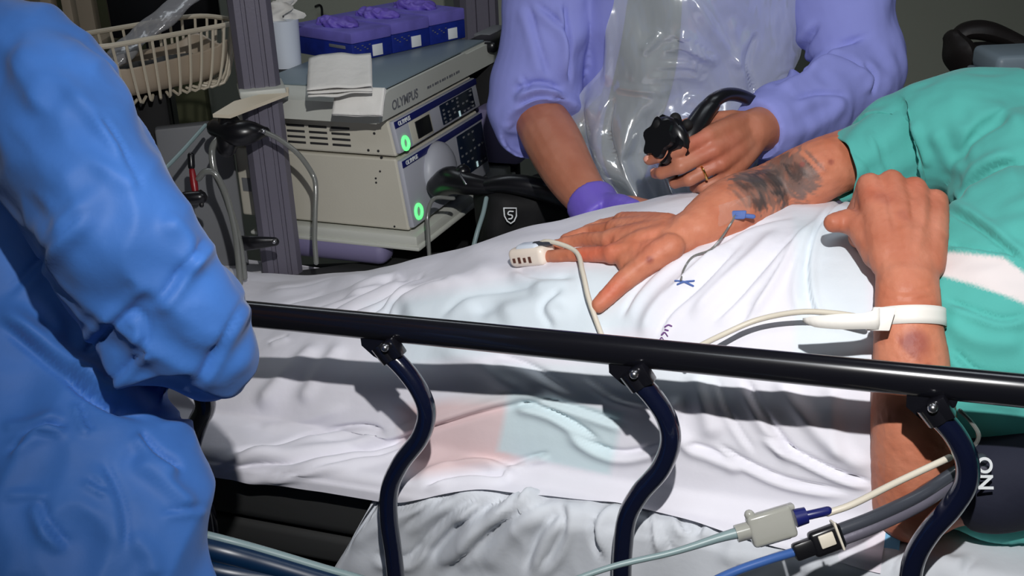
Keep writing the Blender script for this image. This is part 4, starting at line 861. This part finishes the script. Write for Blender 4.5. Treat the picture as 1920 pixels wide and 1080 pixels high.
sp_ = crom([a for a, b, c in slv], 30); sr = np.interp(np.linspace(0, 4, 30), range(5), [b for a, b, c in slv]); T_ = np.gradient(sp_, axis=0); G = np.zeros((64, 30, 3))
for i in range(30):
    t_ = unit(unit(T_[i])*(.5+.5*i/29)+rt*(.5-.5*i/29)); x_ = unit((V+W*.1)-t_*((V+W*.1)@t_)); y_ = np.cross(t_, x_)
    for j in range(64):
        q_ = j/63*2*math.pi; rr_ = sr[i]*(1+.05*math.sin(q_*3+i*.12)+.03*math.sin(q_*7+i*.3)); G[j, i] = sp_[i]+(x_*math.cos(q_)+y_*math.sin(q_)*.92)*rr_
Nn = gridnormals(G); Nn = Nn*np.sign(np.sum(Nn*(G-sp_[None]), -1).mean()); Q = folds(G.reshape(-1, 3), Nn.reshape(-1, 3), [([(1640, 235), (1655, 290), (1672, 340)], 12, .005, 'c'), ([(1600, 250), (1590, 300), (1600, 350)], 16, .003, 'r'), ([(1585, 280), (1620, 300), (1650, 350)], 12, .003, 'c')])
mb = MB(); grid(mb, Q.reshape(G.shape)); mk('sleeve', mb, M['teal'], pat, cols=np.tile(s2l(86, 176, 168), (len(Q), 1)), ang=180, thick=.0015)

# wristband, pulse probe, cannula, cuff, tubes
wb = empty('wristband', P(1703, 600, 1.2), 'white hospital identification band around the near wrist', 'wristband')
c = P(1704, 598, 1.202); axr = unit(P(1706, 640, 1.197)-P(1702, 560, 1.205))
a = np.linspace(0, 2*math.pi, 41); e1 = unit(rt-axr*(rt@axr)); e2 = np.cross(axr, e1)
G = np.array([[c+e1*.0376*math.cos(q)+e2*.0345*math.sin(q)+axr*h for q in a] for h in (-.0095, -.003, .003, .0095)]); mb = MB(); grid(mb, G); mk('band', mb, M['band'], wb, thick=.0012)
tl = [P(1650, 598, 1.155), P(1620, 602, 1.155), P(1575, 603, 1.16), P(1530, 603, 1.17), P(1505, 600, 1.18)]; hw = [.011, .008, .008, .006, .002]
tc_ = crom(tl, 14); hh = np.interp(np.linspace(0, 1, 14), np.linspace(0, 1, 5), hw); G = np.array([[p-up*h, p+up*h] for p, h in zip(tc_, hh)]); mb = MB(); grid(mb, G); mk('loose_tail', mb, M['band'], wb, thick=.001)
mk('clasp', bevelbox(MB(), P(1652, 598, 1.157), (unit(rt*.95-fw*.3), unit(up+rt*.3), -fw), (.011, .0125, .002), .001), M['band'], wb)
pp = tipsA[0]; dI = unit(pp[3]-pp[1]); sI = unit(np.cross(dI, W)); nI = np.cross(sI, dI); nI = nI if nI@W > 0 else -nI
pb = empty('pulse_probe', pp[3], 'ivory finger clip probe on the index finger of the tattooed arm', 'medical probe')
c = pp[2]*.15+pp[3]*.85+dI*.008
mb = MB(); bevelbox(mb, c+nI*.004, (dI, sI, nI), (.030, .0165, .0125), .008, 4); mk('shell', mb, M['probe'], pb)
mb = MB(); bevelbox(mb, c+nI*.012, (dI, sI, nI), (.020, .012, .008), .007, 4); mk('upper_jaw', mb, M['cup'], pb)
mb = MB()
for k in range(4): bevelbox(mb, c+dI*(.018-.009*k)+sI*(.0168*np.sign((sI@-V)))+nI*(.002), (dI, sI, nI), (.002, .0006, .003+.001*(k % 2)))
mk('print', mb, M['brass'], pb)
cabp = [c-dI*.012+nI*.016, c-dI*.034+nI*.020]+[onsheet(x, y, l) for x, y, l in ((1078, 468, .030), (1092, 510, .026), (1102, 555, .020), (1116, 605, .010), (1136, 650, .006), (1155, 700, .004))]
for i in (5, 6): pass
mb = MB(); tube(mb, cabp, .0032, n=60, k=10); mk('probe_cable', mb, M['cable'], pb)
mb = MB(); tube(mb, [c-dI*.010+nI*.016, c-dI*.036+nI*.018], [.0055, .004], smooth=False); mk('strain_relief', mb, M['scopegrey'], pb)
hose('monitor_cable', [(1290, 660, 1.24), (1350, 630, 1.26), (1420, 600, 1.26), (1500, 585, 1.24), (1570, 588, 1.22), (1625, 597, 1.20)], .0032, M['cable'], 'cream cable lying across the sheet to the near wrist', 'cable')
ca = empty('cannula', nearest(1390, 405) if 0 else Pw(1390, 405, .09), 'blue intravenous cannula under clear film on the tattooed forearm', 'cannula')
q = proj(body.data and np.array([vv.co[:] for vv in body.data.vertices])+ORG[pat.name]); v = np.array([vv.co[:] for vv in body.data.vertices])+ORG[pat.name]
ce = nearest(1388, 402); nn = unit(CAM-ce)
mb = MB(); bevelbox(mb, ce+nn*.003, (unit(rt-fw*.3), unit(up+.2*rt), nn), (.009, .0055, .0035), .002); tube(mb, [ce+nn*.004-rt*.002, ce+nn*.004+rt*.018-up*.002], .0028, smooth=False); mk('hub', mb, M['bluethread'], ca)
mb = MB(); rr_ = []
for i in range(14):
    row = []
    for j in range(14):
        x = 1350+60*j/13; y = 372+46*i/13+(j-6)*-1.5; p = nearest(x, y); row.append(p+unit(CAM-p)*(.0015+.0012*math.sin(i*1.9+j*1.3)))
    rr_.append(row)
G = smooth1(smooth1(np.array(rr_), 1, 0), 1, 1); grid(mb, G); mk('film_dressing', mb, M['dressing'], ca, sub=1, ang=180)
mb = MB(); tube(mb, [ce+nn*.004-rt*.004, nearest(1372, 424)+nn*.003, onsheet(1338, 462, .003), onsheet(1300, 480, .003), onsheet(1281, 503, .003), onsheet(1277, 525, .003)], .0014, n=30, k=6); mk('line', mb, M['hose'], ca)

bc_ = empty('blood_pressure_cuff', P(1880, 900, 1.18), 'navy blood pressure cuff with white lettering on the near upper arm', 'cuff')
mb = MB(); tube(mb, [P(1812, 905, 1.215), P(1860, 903, 1.20), P(1960, 880, 1.19), P(2060, 830, 1.20)], [.052, .055, .056, .058], n=20, k=30, cap=False); v2, f2, n2 = remesh(mb, .005, 5)
v2 = v2+n2*(vnoise(v2[:, 0]+v2[:, 2], v2[:, 1], .05)*.006)[:, None]; mk('cuff', (v2, f2), M['navyfab'], bc_, ang=180)
fr_ = (P(1832, 856, 1.136), unit(-up+rt*.05), unit(rt), -fw); text('ON', 'lettering', fr_, .021, M['white'], bc_, .0004)
mb = MB(); tube(mb, [P(1800, 770, 1.12), P(1820, 790, 1.12), P(1835, 815, 1.12), P(1826, 835, 1.13), P(1800, 838, 1.14)], .0022, n=30, k=8); mk('tube', mb, M['hose'], bc_)

# pressure line with valve, cuff hoses with connector
pl = empty('pressure_line', P(1450, 985, 1.1), 'thin cream line with a clear valve block lying low on the sheet', 'tubing')
mb = MB(); tube(mb, [P(1040, 1100, 1.10), P(1150, 1062, 1.10), P(1260, 1036, 1.10), P(1350, 1008, 1.10), P(1395, 996, 1.10)], [.0028, .003, .0032, .0045, .006], n=40, k=10); mk('line', mb, M['greyhose'], pl)
mb = MB(); d_ = unit(P(1490, 968, 1.10)-P(1395, 996, 1.10)); u_ = unit(np.cross(d_, fw)); u_ = u_ if u_@up > 0 else -u_
bevelbox(mb, P(1446, 986, 1.10), (d_, u_, -fw), (.022, .0155, .008), .004, 3); bevelbox(mb, P(1452, 958, 1.10), (d_, u_, -fw), (.019, .0025, .006), .0015); bevelbox(mb, P(1452, 1012, 1.10), (d_, u_, -fw), (.016, .0025, .005), .0015)
tube(mb, [P(1405, 965, 1.10), P(1412, 975, 1.10)], .005, smooth=False); tube(mb, [P(1380, 1001, 1.10), P(1405, 994, 1.10)], .0085, smooth=False, cap=False); mk('valve', mb, M['valve'], pl)
mb = MB(); tube(mb, [P(1490, 972, 1.10), P(1512, 966, 1.10)], [.009, .008], smooth=False, cap=False); tube(mb, [P(1512, 967, 1.10), P(1552, 958, 1.10)], .0045, smooth=False); mk('plug', mb, M['navy'], pl)
mb = MB(); tube(mb, [P(1552, 962, 1.10), P(1600, 945, 1.10), P(1680, 905, 1.11), P(1780, 858, 1.12)], .0034, n=30, k=10); mk('line', mb, M['cable'], pl)
cx = empty('cuff_hoses', P(1600, 960, 1.1), 'pair of dark grey hoses with a black connector running from the cuff', 'hose')
for off in (-9, 9):
    mb = MB(); tube(mb, [P(1570, 1005+off, 1.10), P(1640, 978+off, 1.105), P(1720, 940+off, 1.12), P(1790, 895+off, 1.14), P(1840, 870+off, 1.16)], .0066, n=30, k=12); mk('hose', mb, M['scopegrey'] if off < 0 else M['mast'], cx)
d_ = unit(P(1575, 1005, 1.10)-P(1495, 1035, 1.10)); u_ = unit(np.cross(d_, fw)); u_ = u_ if u_@up > 0 else -u_
cn = MB(); bevelbox(cn, P(1550, 1012, 1.098), (d_, u_, -fw), (.016, .0125, .007), .004, 3); bevelbox(cn, P(1512, 1028, 1.098), (d_, u_, -fw), (.013, .0085, .006), .003); cno = mk('connector', cn, M['black'], cx)
mk('window', bevelbox(MB(), P(1551, 1013, 1.09), (d_, u_, -fw), (.0075, .0065, .0015), .0012), M['cable'], cno, label='pale window')
mk('end_ring', bevelbox(MB(), P(1570, 1003, 1.096), (d_, u_, -fw), (.0012, .014, .008), .0008), M['cable'], cno)
hose('blue_tube', [(1300, 1110, 1.08), (1370, 1075, 1.09), (1440, 1050, 1.095), (1500, 1032, 1.10)], .0045, M['bluecable'], 'blue tube running from the black connector to the bottom edge', 'tube')

# hoses under the mattress at the left
for k, (r, m_, off, lab) in enumerate([(.0045, 'greyhose', 0, 'grey hose, topmost of the bundle under the dark mattress'), (.012, 'tealcable', 24, 'thick petrol blue hose in the bundle under the dark mattress'), (.004, 'cable', 8, 'thin cream hose beside the petrol blue one under the mattress'), (.012, 'tealcable', 62, 'lower petrol blue hose hidden behind the gown edge'), (.005, 'cable', 66, 'thin cream hose lowest in the bundle under the mattress')]):
    sl = 1.0 if k < 3 else .55
    hose('floor_hose', [(330, 990+off, 1.16), (420, 1012+off, 1.16), (500, 1012+22*sl+off, 1.17), (600, 1012+52*sl+off, 1.18), (700, 1012+82*sl+off, 1.19), (820, 1012+130*sl+off, 1.2)], r, M[m_], lab, 'hose', n=30)

# ------------------------------------------------------------------ doctor on the far side
doc = empty('person', (*P(1290, 300, 2.02)[:2], 0), 'doctor in a lavender shirt and clear apron holding the black endoscope handle', 'person')
dx, dy = P(1290, 300, 2.02)[:2]
def D(x, y, z): return np.array([dx+x, dy+y, z])
fwd = -1
mb = MB()
tube(mb, [D(0, .02, .92), D(0, .02, 1.08), D(.0, .02, 1.25), D(0, .03, 1.40), D(0, .04, 1.47)], [.15, .155, .17, .16, .08], n=24, k=28, flat=.62, hint=rt0)
tube(mb, [D(0, .03, 1.44), D(0, .01, 1.60)], [.058, .054], smooth=False, k=16)
Lh = head_prims(mb, D(0, -.01, 1.68), np.array([0, -.85, -.5]), np.array([0, -.5, .85]))
shR, shL = D(-.20, .03, 1.42), D(.20, .03, 1.42)
elR, elL = P(1003, 205, 1.93), P(1606, 150, 1.80)
wrR = P(1122, 400, 1.73); wrL = P(1408, 246, 1.60)
tube(mb, [shR, (shR+elR)/2, elR], [.055, .048, .043], n=10, k=18)
tube(mb, [elR, P(1035, 262, 1.87), P(1072, 330, 1.80), wrR], [.043, .047, .041, .029], n=20, k=18)
tube(mb, [shL, (shL+elL)/2, elL], [.055, .048, .043], n=10, k=18)
tube(mb, [elL, P(1530, 200, 1.72), P(1460, 232, 1.66), wrL], [.043, .044, .036, .030], n=20, k=18)
xh = unit(P(1185, 480, 1.66)-wrR); tdd = unit(up-xh*(up@xh)); nd = np.cross(xh, tdd); nd = nd if nd@(-fw) > 0 else -nd
tipsR = hand_prims(mb, wrR, xh, tdd, nd, k=1.05, curl=(25, 30, 20))
# left hand closed round the endoscope handle, back of the hand to the camera
xh = unit(P(1322, 306, 1.53)-wrL); tdd = unit(up*.8-rt*.3-fw*.1); tdd = unit(tdd-xh*(tdd@xh)); nd = np.cross(xh, tdd); nd = nd if nd@(-fw) > 0 else -nd
tipsL = hand_prims(mb, wrL, xh, tdd, nd, k=1.06, per=[(22, 40, 30), (32, 50, 35), (42, 55, 40), (52, 60, 40)], splay=3, thumb=[(.015, .022, -.008), (.042, .040, -.03), (.066, .044, -.045), (.088, .036, -.055)])
v, f, n = remesh(mb, .003, 5, .5); q = proj(v)
cc = np.tile(s2l(178, 116, 92), (len(v), 1))
for (x, y, r, k) in ((1310, 260, .03, .5), (1340, 300, .03, .4), (1380, 270, .03, .25)): skinpatch(nearest(x, y), r, (204, 120, 104), k, .9)
cc = cc*(1+vnoise(v[:, 0]*1.3+v[:, 2], v[:, 1]+v[:, 2]*.5, .02)[:, None]*np.array([.08, .15, .18]))
dbody = mk('body', (v, f), M['skin2'], doc, cols=cc, ang=180)
nails(tipsL, -fw+up*.3, dbody, [0, 1], 1.)
mb = MB(); c = tipsL[2][0]*.45+tipsL[2][1]*.55; d_ = unit(tipsL[2][1]-tipsL[2][0]); e1 = unit(np.cross(d_, W)); e2 = np.cross(d_, e1); a = np.linspace(0, 2*math.pi, 25)
tube(mb, [c+e1*.0108*math.cos(q)+e2*.0108*math.sin(q) for q in a], .0017, n=40, k=8, cap=False); mk('ring', mb, M['gold'], doc)
mb = MB(); ell(mb, Lh(-.02, 0, .045), (unit(np.array([0, -.85, -.5])), rt0, unit(np.array([0, -.5, .85]))), (.102, .084, .088)); mk('hair', mb, M['hair'], doc)
# glove on the hidden hand
mb = MB(); tube(mb, [P(1108, 378, 1.75), wrR, wrR+unit(P(1185, 480, 1.66)-wrR)*.02], [.037, .036, .038], n=10, k=24, cap=False)
hand_prims(mb, wrR, unit(P(1185, 480, 1.66)-wrR), unit(up-unit(P(1185, 480, 1.66)-wrR)*(up@unit(P(1185, 480, 1.66)-wrR))), nd, k=1.09, curl=(25, 30, 20)); v, f, n = remesh(mb, .003, 3)
v = v+n*.0035; mk('glove', (v, f), M['nitrile'], doc, ang=180)
# shirt: body and two sleeves
mb = MB()
tube(mb, [D(0, .02, .90), D(0, .015, 1.02), D(0, .01, 1.15), D(.0, .01, 1.28), D(0, .03, 1.40), D(0, .04, 1.475)], [.165, .178, .19, .2, .18, .10], n=30, k=36, flat=.66, hint=rt0, cap=False)
tube(mb, [shR+np.array([.03, 0, .02]), shR*.6+elR*.4, elR*.97+shR*.03+rt*-.004, P(1010, 232, 1.91)], [.075, .078, .075, .064], n=24, k=28, cap=False)
tube(mb, [P(1001, 178, 1.93), P(1012, 226, 1.915)], [.075, .070], smooth=False, k=28, cap=False)
tube(mb, [shL+np.array([-.03, 0, .02]), shL*.55+elL*.45, P(1604, 110, 1.82), P(1590, 160, 1.79), P(1520, 204, 1.72), P(1450, 236, 1.66), P(1415, 248, 1.63)], [.085, .086, .078, .072, .064, .052, .046], n=40, k=28, cap=False)
v, f, n = remesh(mb, .0036, 8, .5)
FD = [([(985, 0), (1010, 80), (1030, 150)], 14, .006, 'c'), ([(960, 170), (1010, 155), (1060, 170)], 14, .010, 'c'), ([(965, 200), (1010, 180), (1070, 190)], 10, .008, 'd'), ([(975, 140), (990, 160), (985, 175)], 7, .006, 'c'), ([(1000, 0), (1060, 60), (1064, 150)], 12, .008, 'c'),
      ([(1060, 0), (1066, 80), (1070, 160)], 10, .012, 'c'), ([(1440, 170), (1500, 130), (1560, 90), (1640, 60)], 14, .010, 'c'), ([(1500, 130), (1540, 110), (1600, 110), (1650, 150)], 12, .008, 'c'), ([(1460, 260), (1540, 230), (1600, 190)], 16, .006, 'r'),
      ([(1480, 190), (1540, 170), (1600, 180)], 16, .006, 'c'), ([(1620, 110), (1645, 140), (1640, 180)], 10, .007, 'c'), ([(1495, 150), (1500, 100), (1540, 40)], 12, .010, 'd'), ([(1435, 200), (1448, 240), (1460, 280)], 6, .004, 'c'), ([(1000, 250), (950, 240), (960, 225)], 8, .005, 'r')]
v = folds(v, n, FD); v = v+n*(vnoise(v[:, 0]+v[:, 2]*.5, v[:, 2]-v[:, 0]*.6, .07)*.014+vnoise(v[:, 0]+v[:, 1], v[:, 2], .03)*.005)[:, None]
relax(mk('shirt', (v, f), M['shirt'], doc, ang=180), 2)
mb = MB(); tube(mb, [D(0, .02, .0), D(0, .02, .05)], .01, smooth=False)
mb = MB(); tube(mb, [D(0, .02, .78), D(0, .02, .95)], [.16, .165], flat=.7, hint=rt0, smooth=False, k=28)
for sx in (-1, 1): tube(mb, [D(sx*.085, .02, .86), D(sx*.10, .02, .5), D(sx*.11, .02, .08)], [.09, .075, .06], n=16, k=20)
v, f, n = remesh(mb, .008, 4); v = v+n*(vnoise(v[:, 0], v[:, 2]*.5, .08)*.02)[:, None]; mk('trousers', (v, f), M['trousers'], doc, ang=180)
for sx in (-1, 1): mb = MB(); ell(mb, D(sx*.11, -.04, .04), AX, (.045, .13, .04)); mk('shoe', mb, M['shoe'], doc)
# tie, hanging down the shirt front
def front(px_, py_, off): # a point on the front of the shirt
    z = P(px_, py_, 1.88)[2]; x = P(px_, py_, 1.88)[0]-dx; r = np.interp(z, [.9, 1.02, 1.15, 1.28, 1.40, 1.47], [.165, .178, .19, .2, .18, .1]); t = np.clip(x/r, -.98, .98)
    return D(x, .01-.66*r*math.sqrt(1-t*t)-off, z)
tie = [((1168, -60), (1262, -60)), ((1160, 60), (1262, 60)), ((1148, 140), (1258, 140)), ((1135, 230), (1236, 230)), ((1130, 300), (1222, 300)), ((1150, 360), (1215, 360)), ((1180, 400), (1190, 400))]
G = np.array([[front(a[0]*(1-t)+b[0]*t, a[1]*(1-t)+b[1]*t, .018+.004*math.sin(t*3.14)) for t in np.linspace(0, 1, 8)] for a, b in tie]); mb = MB(); grid(mb, G); mk('tie', mb, M['tie'], doc, thick=.002, sub=2, ang=180)
# clear apron
rows = 90; colsn = 110; G = np.zeros((rows, colsn, 3))
for i in range(rows):
    y = -110+i/(rows-1)*610
    xl = np.interp(y, [-110, 0, 120, 200, 290, 380, 500], [1150, 1140, 1128, 1080, 1050, 1120, 1150]); xr = np.interp(y, [-110, 0, 100, 200, 300, 500], [1490, 1505, 1490, 1430, 1400, 1400])
    for j in range(colsn):
        x = xl*(1-j/(colsn-1))+xr*j/(colsn-1); e = min(j, colsn-1-j)/(colsn-1)
        off = .042+.010*math.sin(x*.021+y*.012)+.004*math.sin(x*.05-y*.03+2)
        flare = np.clip((y-160)/200, 0, 1)*(.05+.03*math.sin(j*.25))
        G[i, j] = front(x, y, off+flare)
Nn = gridnormals(G); Nn = Nn*np.sign(Nn[40, 50]@(-fw)); Q = G.reshape(-1, 3)
FA = [([(1290, -20), (1330, 50), (1370, 110), (1400, 175)], 12, .012, 'r'), ([(1270, 60), (1300, 90), (1350, 120)], 9, .010, 'r'), ([(1240, 85), (1290, 80), (1340, 110)], 8, .010, 'c'), ([(1200, 100), (1225, 80), (1240, 60)], 7, .008, 'r'), ([(1230, 115), (1290, 115), (1320, 130)], 7, .007, 'c'),
      ([(1215, 135), (1290, 135), (1330, 145)], 7, .006, 'c'), ([(1140, 0), (1145, 80), (1140, 170)], 8, .010, 'r'), ([(1110, 170), (1120, 260), (1170, 370)], 12, .014, 'r'), ([(1150, 180), (1140, 250), (1170, 340)], 10, .012, 'c'), ([(1150, 160), (1200, 170), (1260, 175)], 6, .005, 'r'),
      ([(1280, 180), (1310, 190), (1290, 205)], 8, .008, 'r'), ([(1270, 230), (1300, 215), (1330, 200)], 8, .009, 'r'), ([(1420, 60), (1400, 120), (1420, 190)], 14, .010, 'c'), ([(1370, 30), (1380, 90), (1370, 130)], 10, .008, 'r'), ([(1205, 250), (1215, 270), (1225, 265)], 5, .006, 'r'), ([(1100, 260), (1130, 320), (1150, 360)], 8, .008, 'c')]
Q = folds(Q, Nn.reshape(-1, 3), FA); mb = MB(); grid(mb, Q.reshape(G.shape)); mk('apron', mb, M['apron'], doc, ang=180, label='thin clear plastic apron')

mb = MB()
for sx in (-1, 1): tube(mb, [front(1150 if sx < 0 else 1488, -105, .05), D(sx*.12, -.10, 1.44), D(sx*.06, -.02, 1.515), D(sx*.03, .09, 1.50)], .006, n=20, k=8, flat=.4)
mk('apron_strap', mb, M['cup'], doc)
# endoscope in the doctor's hand
en = empty('endoscope', P(1262, 270, 1.56), 'black endoscope handle with control wheels in the doctor\'s hand', 'endoscope')
hA, hB = P(1262, 300, 1.555), P(1318, 205, 1.565)
mb = MB(); tube(mb, [P(1256, 315, 1.56), P(1275, 285, 1.555), P(1298, 248, 1.553), P(1318, 215, 1.56), P(1335, 195, 1.57)], [.016, .019, .0165, .014, .012], n=24, k=20); mk('handle', mb, M['black'], en)
mb = MB(); dw = unit(-rt*.75+fw*-.55+up*.15); cw = P(1254, 264, 1.54)
for k, (r, o_) in enumerate(((.031, .004), (.026, .014))):
    c = cw+dw*o_; x_ = unit(np.cross(dw, Z3)); y_ = np.cross(dw, x_); poly = []
    for i in range(40):
        a_ = i/40*2*math.pi; rr2 = r*(1+.13*math.cos(a_*6)); poly.append((rr2*math.cos(a_), rr2*math.sin(a_)))
    prism(mb, poly, (c, x_, y_, dw), .008)
mk('control_wheel', mb, M['black'], en)
mb = MB(); ell(mb, cw-dw*.004, (dw, unit(np.cross(dw, Z3)), Z3), (.020, .036, .034)); mk('control_housing', mb, M['black'], en)
for (x, y) in ((1238, 240), (1268, 228), (1290, 240)):
    mb = MB(); tube(mb, [P(x, y, 1.55), P(x-2, y-6, 1.535)], .008, smooth=False, k=14); mk('button', mb, M['blackmatt'], en)
mb = MB(); tube(mb, [P(1325, 205, 1.565), P(1340, 188, 1.57), P(1365, 177, 1.59), P(1395, 182, 1.62), P(1430, 205, 1.66), P(1450, 240, 1.74), P(1440, 290, 1.80)], [.0125, .0105, .0095, .0095, .0095, .0095, .0095], n=50, k=14); mk('insertion_tube', mb, M['black'], en)
mb = MB(); tube(mb, [P(1295, 250, 1.536), P(1318, 218, 1.543)], [.007, .007], smooth=False); mk('grip_stripe', mb, M['front'], en) if 0 else None

# ------------------------------------------------------------------ nurse in a blue gown at the left
nur = empty('person', (*P(60, 900, .95)[:2], 0), 'person in a loose blue gown at the left, arm bent in front of the rail', 'person')
nx, ny = P(40, 800, 1.0)[:2]
nb = MB()
sh = P(70, 150, 1.03); eb = P(400, 655, 1.04); hd = P(250, 560, 1.22)
sh2 = P(85, 175, 1.08); tube(nb, [sh2, (sh2+eb)/2, eb], [.045, .043, .04], n=10); tube(nb, [eb, (eb+hd)/2, hd], [.04, .038, .028], n=10)
xh = unit(hd-eb); tdd = unit(Z3-xh*(Z3@xh)); hand_prims(nb, hd, xh, tdd, np.cross(xh, tdd), 1., curl=(25, 30, 20))
tube(nb, [P(-10, 950, 1.14), P(-120, 500, 1.22), np.array([sh[0]-.20, sh[1]+.1, 1.40])], [.07, .07, .06], n=12, flat=.6)
tube(nb, [np.array([sh[0]-.20, sh[1]+.1, 1.38]), np.array([sh[0]-.20, sh[1]+.14, 1.54])], [.055, .05], smooth=False); tube(nb, [np.array([sh[0]-.20, sh[1]+.1, 1.34]), sh2], [.028, .028], smooth=False)
head_prims(nb, np.array([sh[0]-.20, sh[1]+.18, 1.62]), np.array([.3, .8, -.5]), np.array([.1, .4, .9]))
v, f, n = remesh(nb, .005, 3); mk('body', (v, f), M['skin2'], nur, cols=np.tile(s2l(190, 130, 105), (len(v), 1)), ang=180)
mb = MB(); ell(mb, np.array([sh[0]-.21, sh[1]+.17, 1.665]), AX, (.095, .115, .085)); mk('cap', mb, M['cap'], nur)
mb = MB()
def circ(cx, cy, d, r): return (P(cx, cy, d), r/F*d)
sl = [circ(-120, 170, 1.08, 190), circ(30, 190, 1.06, 168), circ(98, 235, 1.04, 195), circ(150, 350, 1.02, 200), circ(210, 450, 1.01, 195), circ(270, 540, 1.02, 182), circ(320, 600, 1.03, 170), circ(345, 630, 1.04, 150)]
tube(mb, [a for a, b in sl], [b for a, b in sl], n=40, k=40, flat=.72)
ee = [circ(330, 610, 1.04, 150), circ(360, 645, 1.06, 118), circ(370, 655, 1.10, 95), circ(330, 620, 1.18, 75)]
tube(mb, [a for a, b in ee], [b for a, b in ee], n=20, k=28)
tube(mb, [P(60, 170, 1.06), np.array([sh[0]-.20, sh[1]+.1, 1.37])], [.085, .07], smooth=False, k=30)
# torso and skirt of the gown
to = [circ(-90, 200, 1.20, 180), circ(-80, 330, 1.18, 250), circ(-40, 560, 1.17, 270), circ(30, 780, 1.13, 255), circ(105, 930, 1.10, 285), circ(110, 1060, 1.09, 315), circ(110, 1250, 1.09, 340), circ(100, 1700, 1.15, 380)]
tube(mb, [a for a, b in to], [b for a, b in to], n=40, k=44, flat=.62, hint=rt)
v, f, n = remesh(mb, .0036, 14, .5)
FB = [([(-20, 590), (60, 650), (130, 705), (210, 750), (300, 778)], 22, .012, 'd'), ([(-20, 560), (60, 620), (130, 680), (220, 730)], 26, .012, 'r'), ([(120, 700), (170, 735), (240, 765)], 14, .012, 'd'),
      ([(90, 110), (140, 170), (200, 240), (250, 300)], 18, .006, 'r'), ([(180, 200), (240, 285), (270, 360)], 14, .006, 'c'), ([(70, 400), (85, 450), (130, 430), (200, 340)], 24, .008, 'r'), ([(0, 560), (60, 500), (130, 430), (170, 390)], 16, .006, 'c'),
      ([(270, 590), (320, 540), (360, 480), (395, 440)], 14, .008, 'c'), ([(150, 670), (200, 620), (240, 590), (290, 540)], 14, .008, 'd'), ([(200, 720), (250, 680), (270, 660)], 10, .008, 'c'), ([(355, 740), (400, 670), (440, 600), (475, 540)], 14, .006, 'c'),
      ([(300, 400), (350, 450), (360, 520)], 18, .008, 'r'), ([(60, 540), (110, 600), (100, 640)], 16, .006, 'r'), ([(220, 590), (260, 600), (270, 640), (240, 670)], 12, .006, 'c'), ([(20, 80), (70, 130), (60, 220)], 26, .006, 'r'), ([(300, 770), (380, 775), (480, 735)], 10, .006, 'c'),
      ([(0, 855), (40, 810), (90, 790), (125, 790)], 12, .014, 'c'), ([(10, 840), (60, 815), (110, 810)], 8, .010, 'd'), ([(-10, 795), (50, 785), (120, 770)], 10, .006, 'r'), ([(150, 740), (160, 780), (175, 800)], 10, .008, 'c'),
      ([(70, 930), (90, 980), (130, 1030)], 14, .010, 'c'), ([(0, 930), (60, 925), (80, 935)], 10, .006, 'r'), ([(160, 890), (180, 905), (210, 920)], 8, .008, 'c'), ([(250, 850), (310, 900), (370, 960)], 16, .010, 'r'), ([(300, 960), (350, 955), (395, 950)], 8, .006, 'c'), ([(240, 1000), (280, 1040), (290, 1090)], 18, .006, 'r'), ([(190, 850), (230, 940), (240, 1040)], 18, .006, 'c'), ([(265, 790), (300, 840), (350, 880)], 14, .010, 'c')]
v = folds(v, n, [(a, b*1.1, c*.85, d) for a, b, c, d in FB]); v = v+n*(vnoise(v[:, 0]+v[:, 2]*.8, v[:, 2]-v[:, 0]*.9, .11)*.020-np.abs(vnoise(v[:, 0]-v[:, 2]*.7, v[:, 2]+v[:, 0], .07))*.018-np.abs(vnoise(v[:, 0]+v[:, 2]*1.3, v[:, 2]*.6-v[:, 0], .045))*.008)[:, None]
relax(mk('gown', (v, f), M['bluegown'], nur, ang=180), 4)
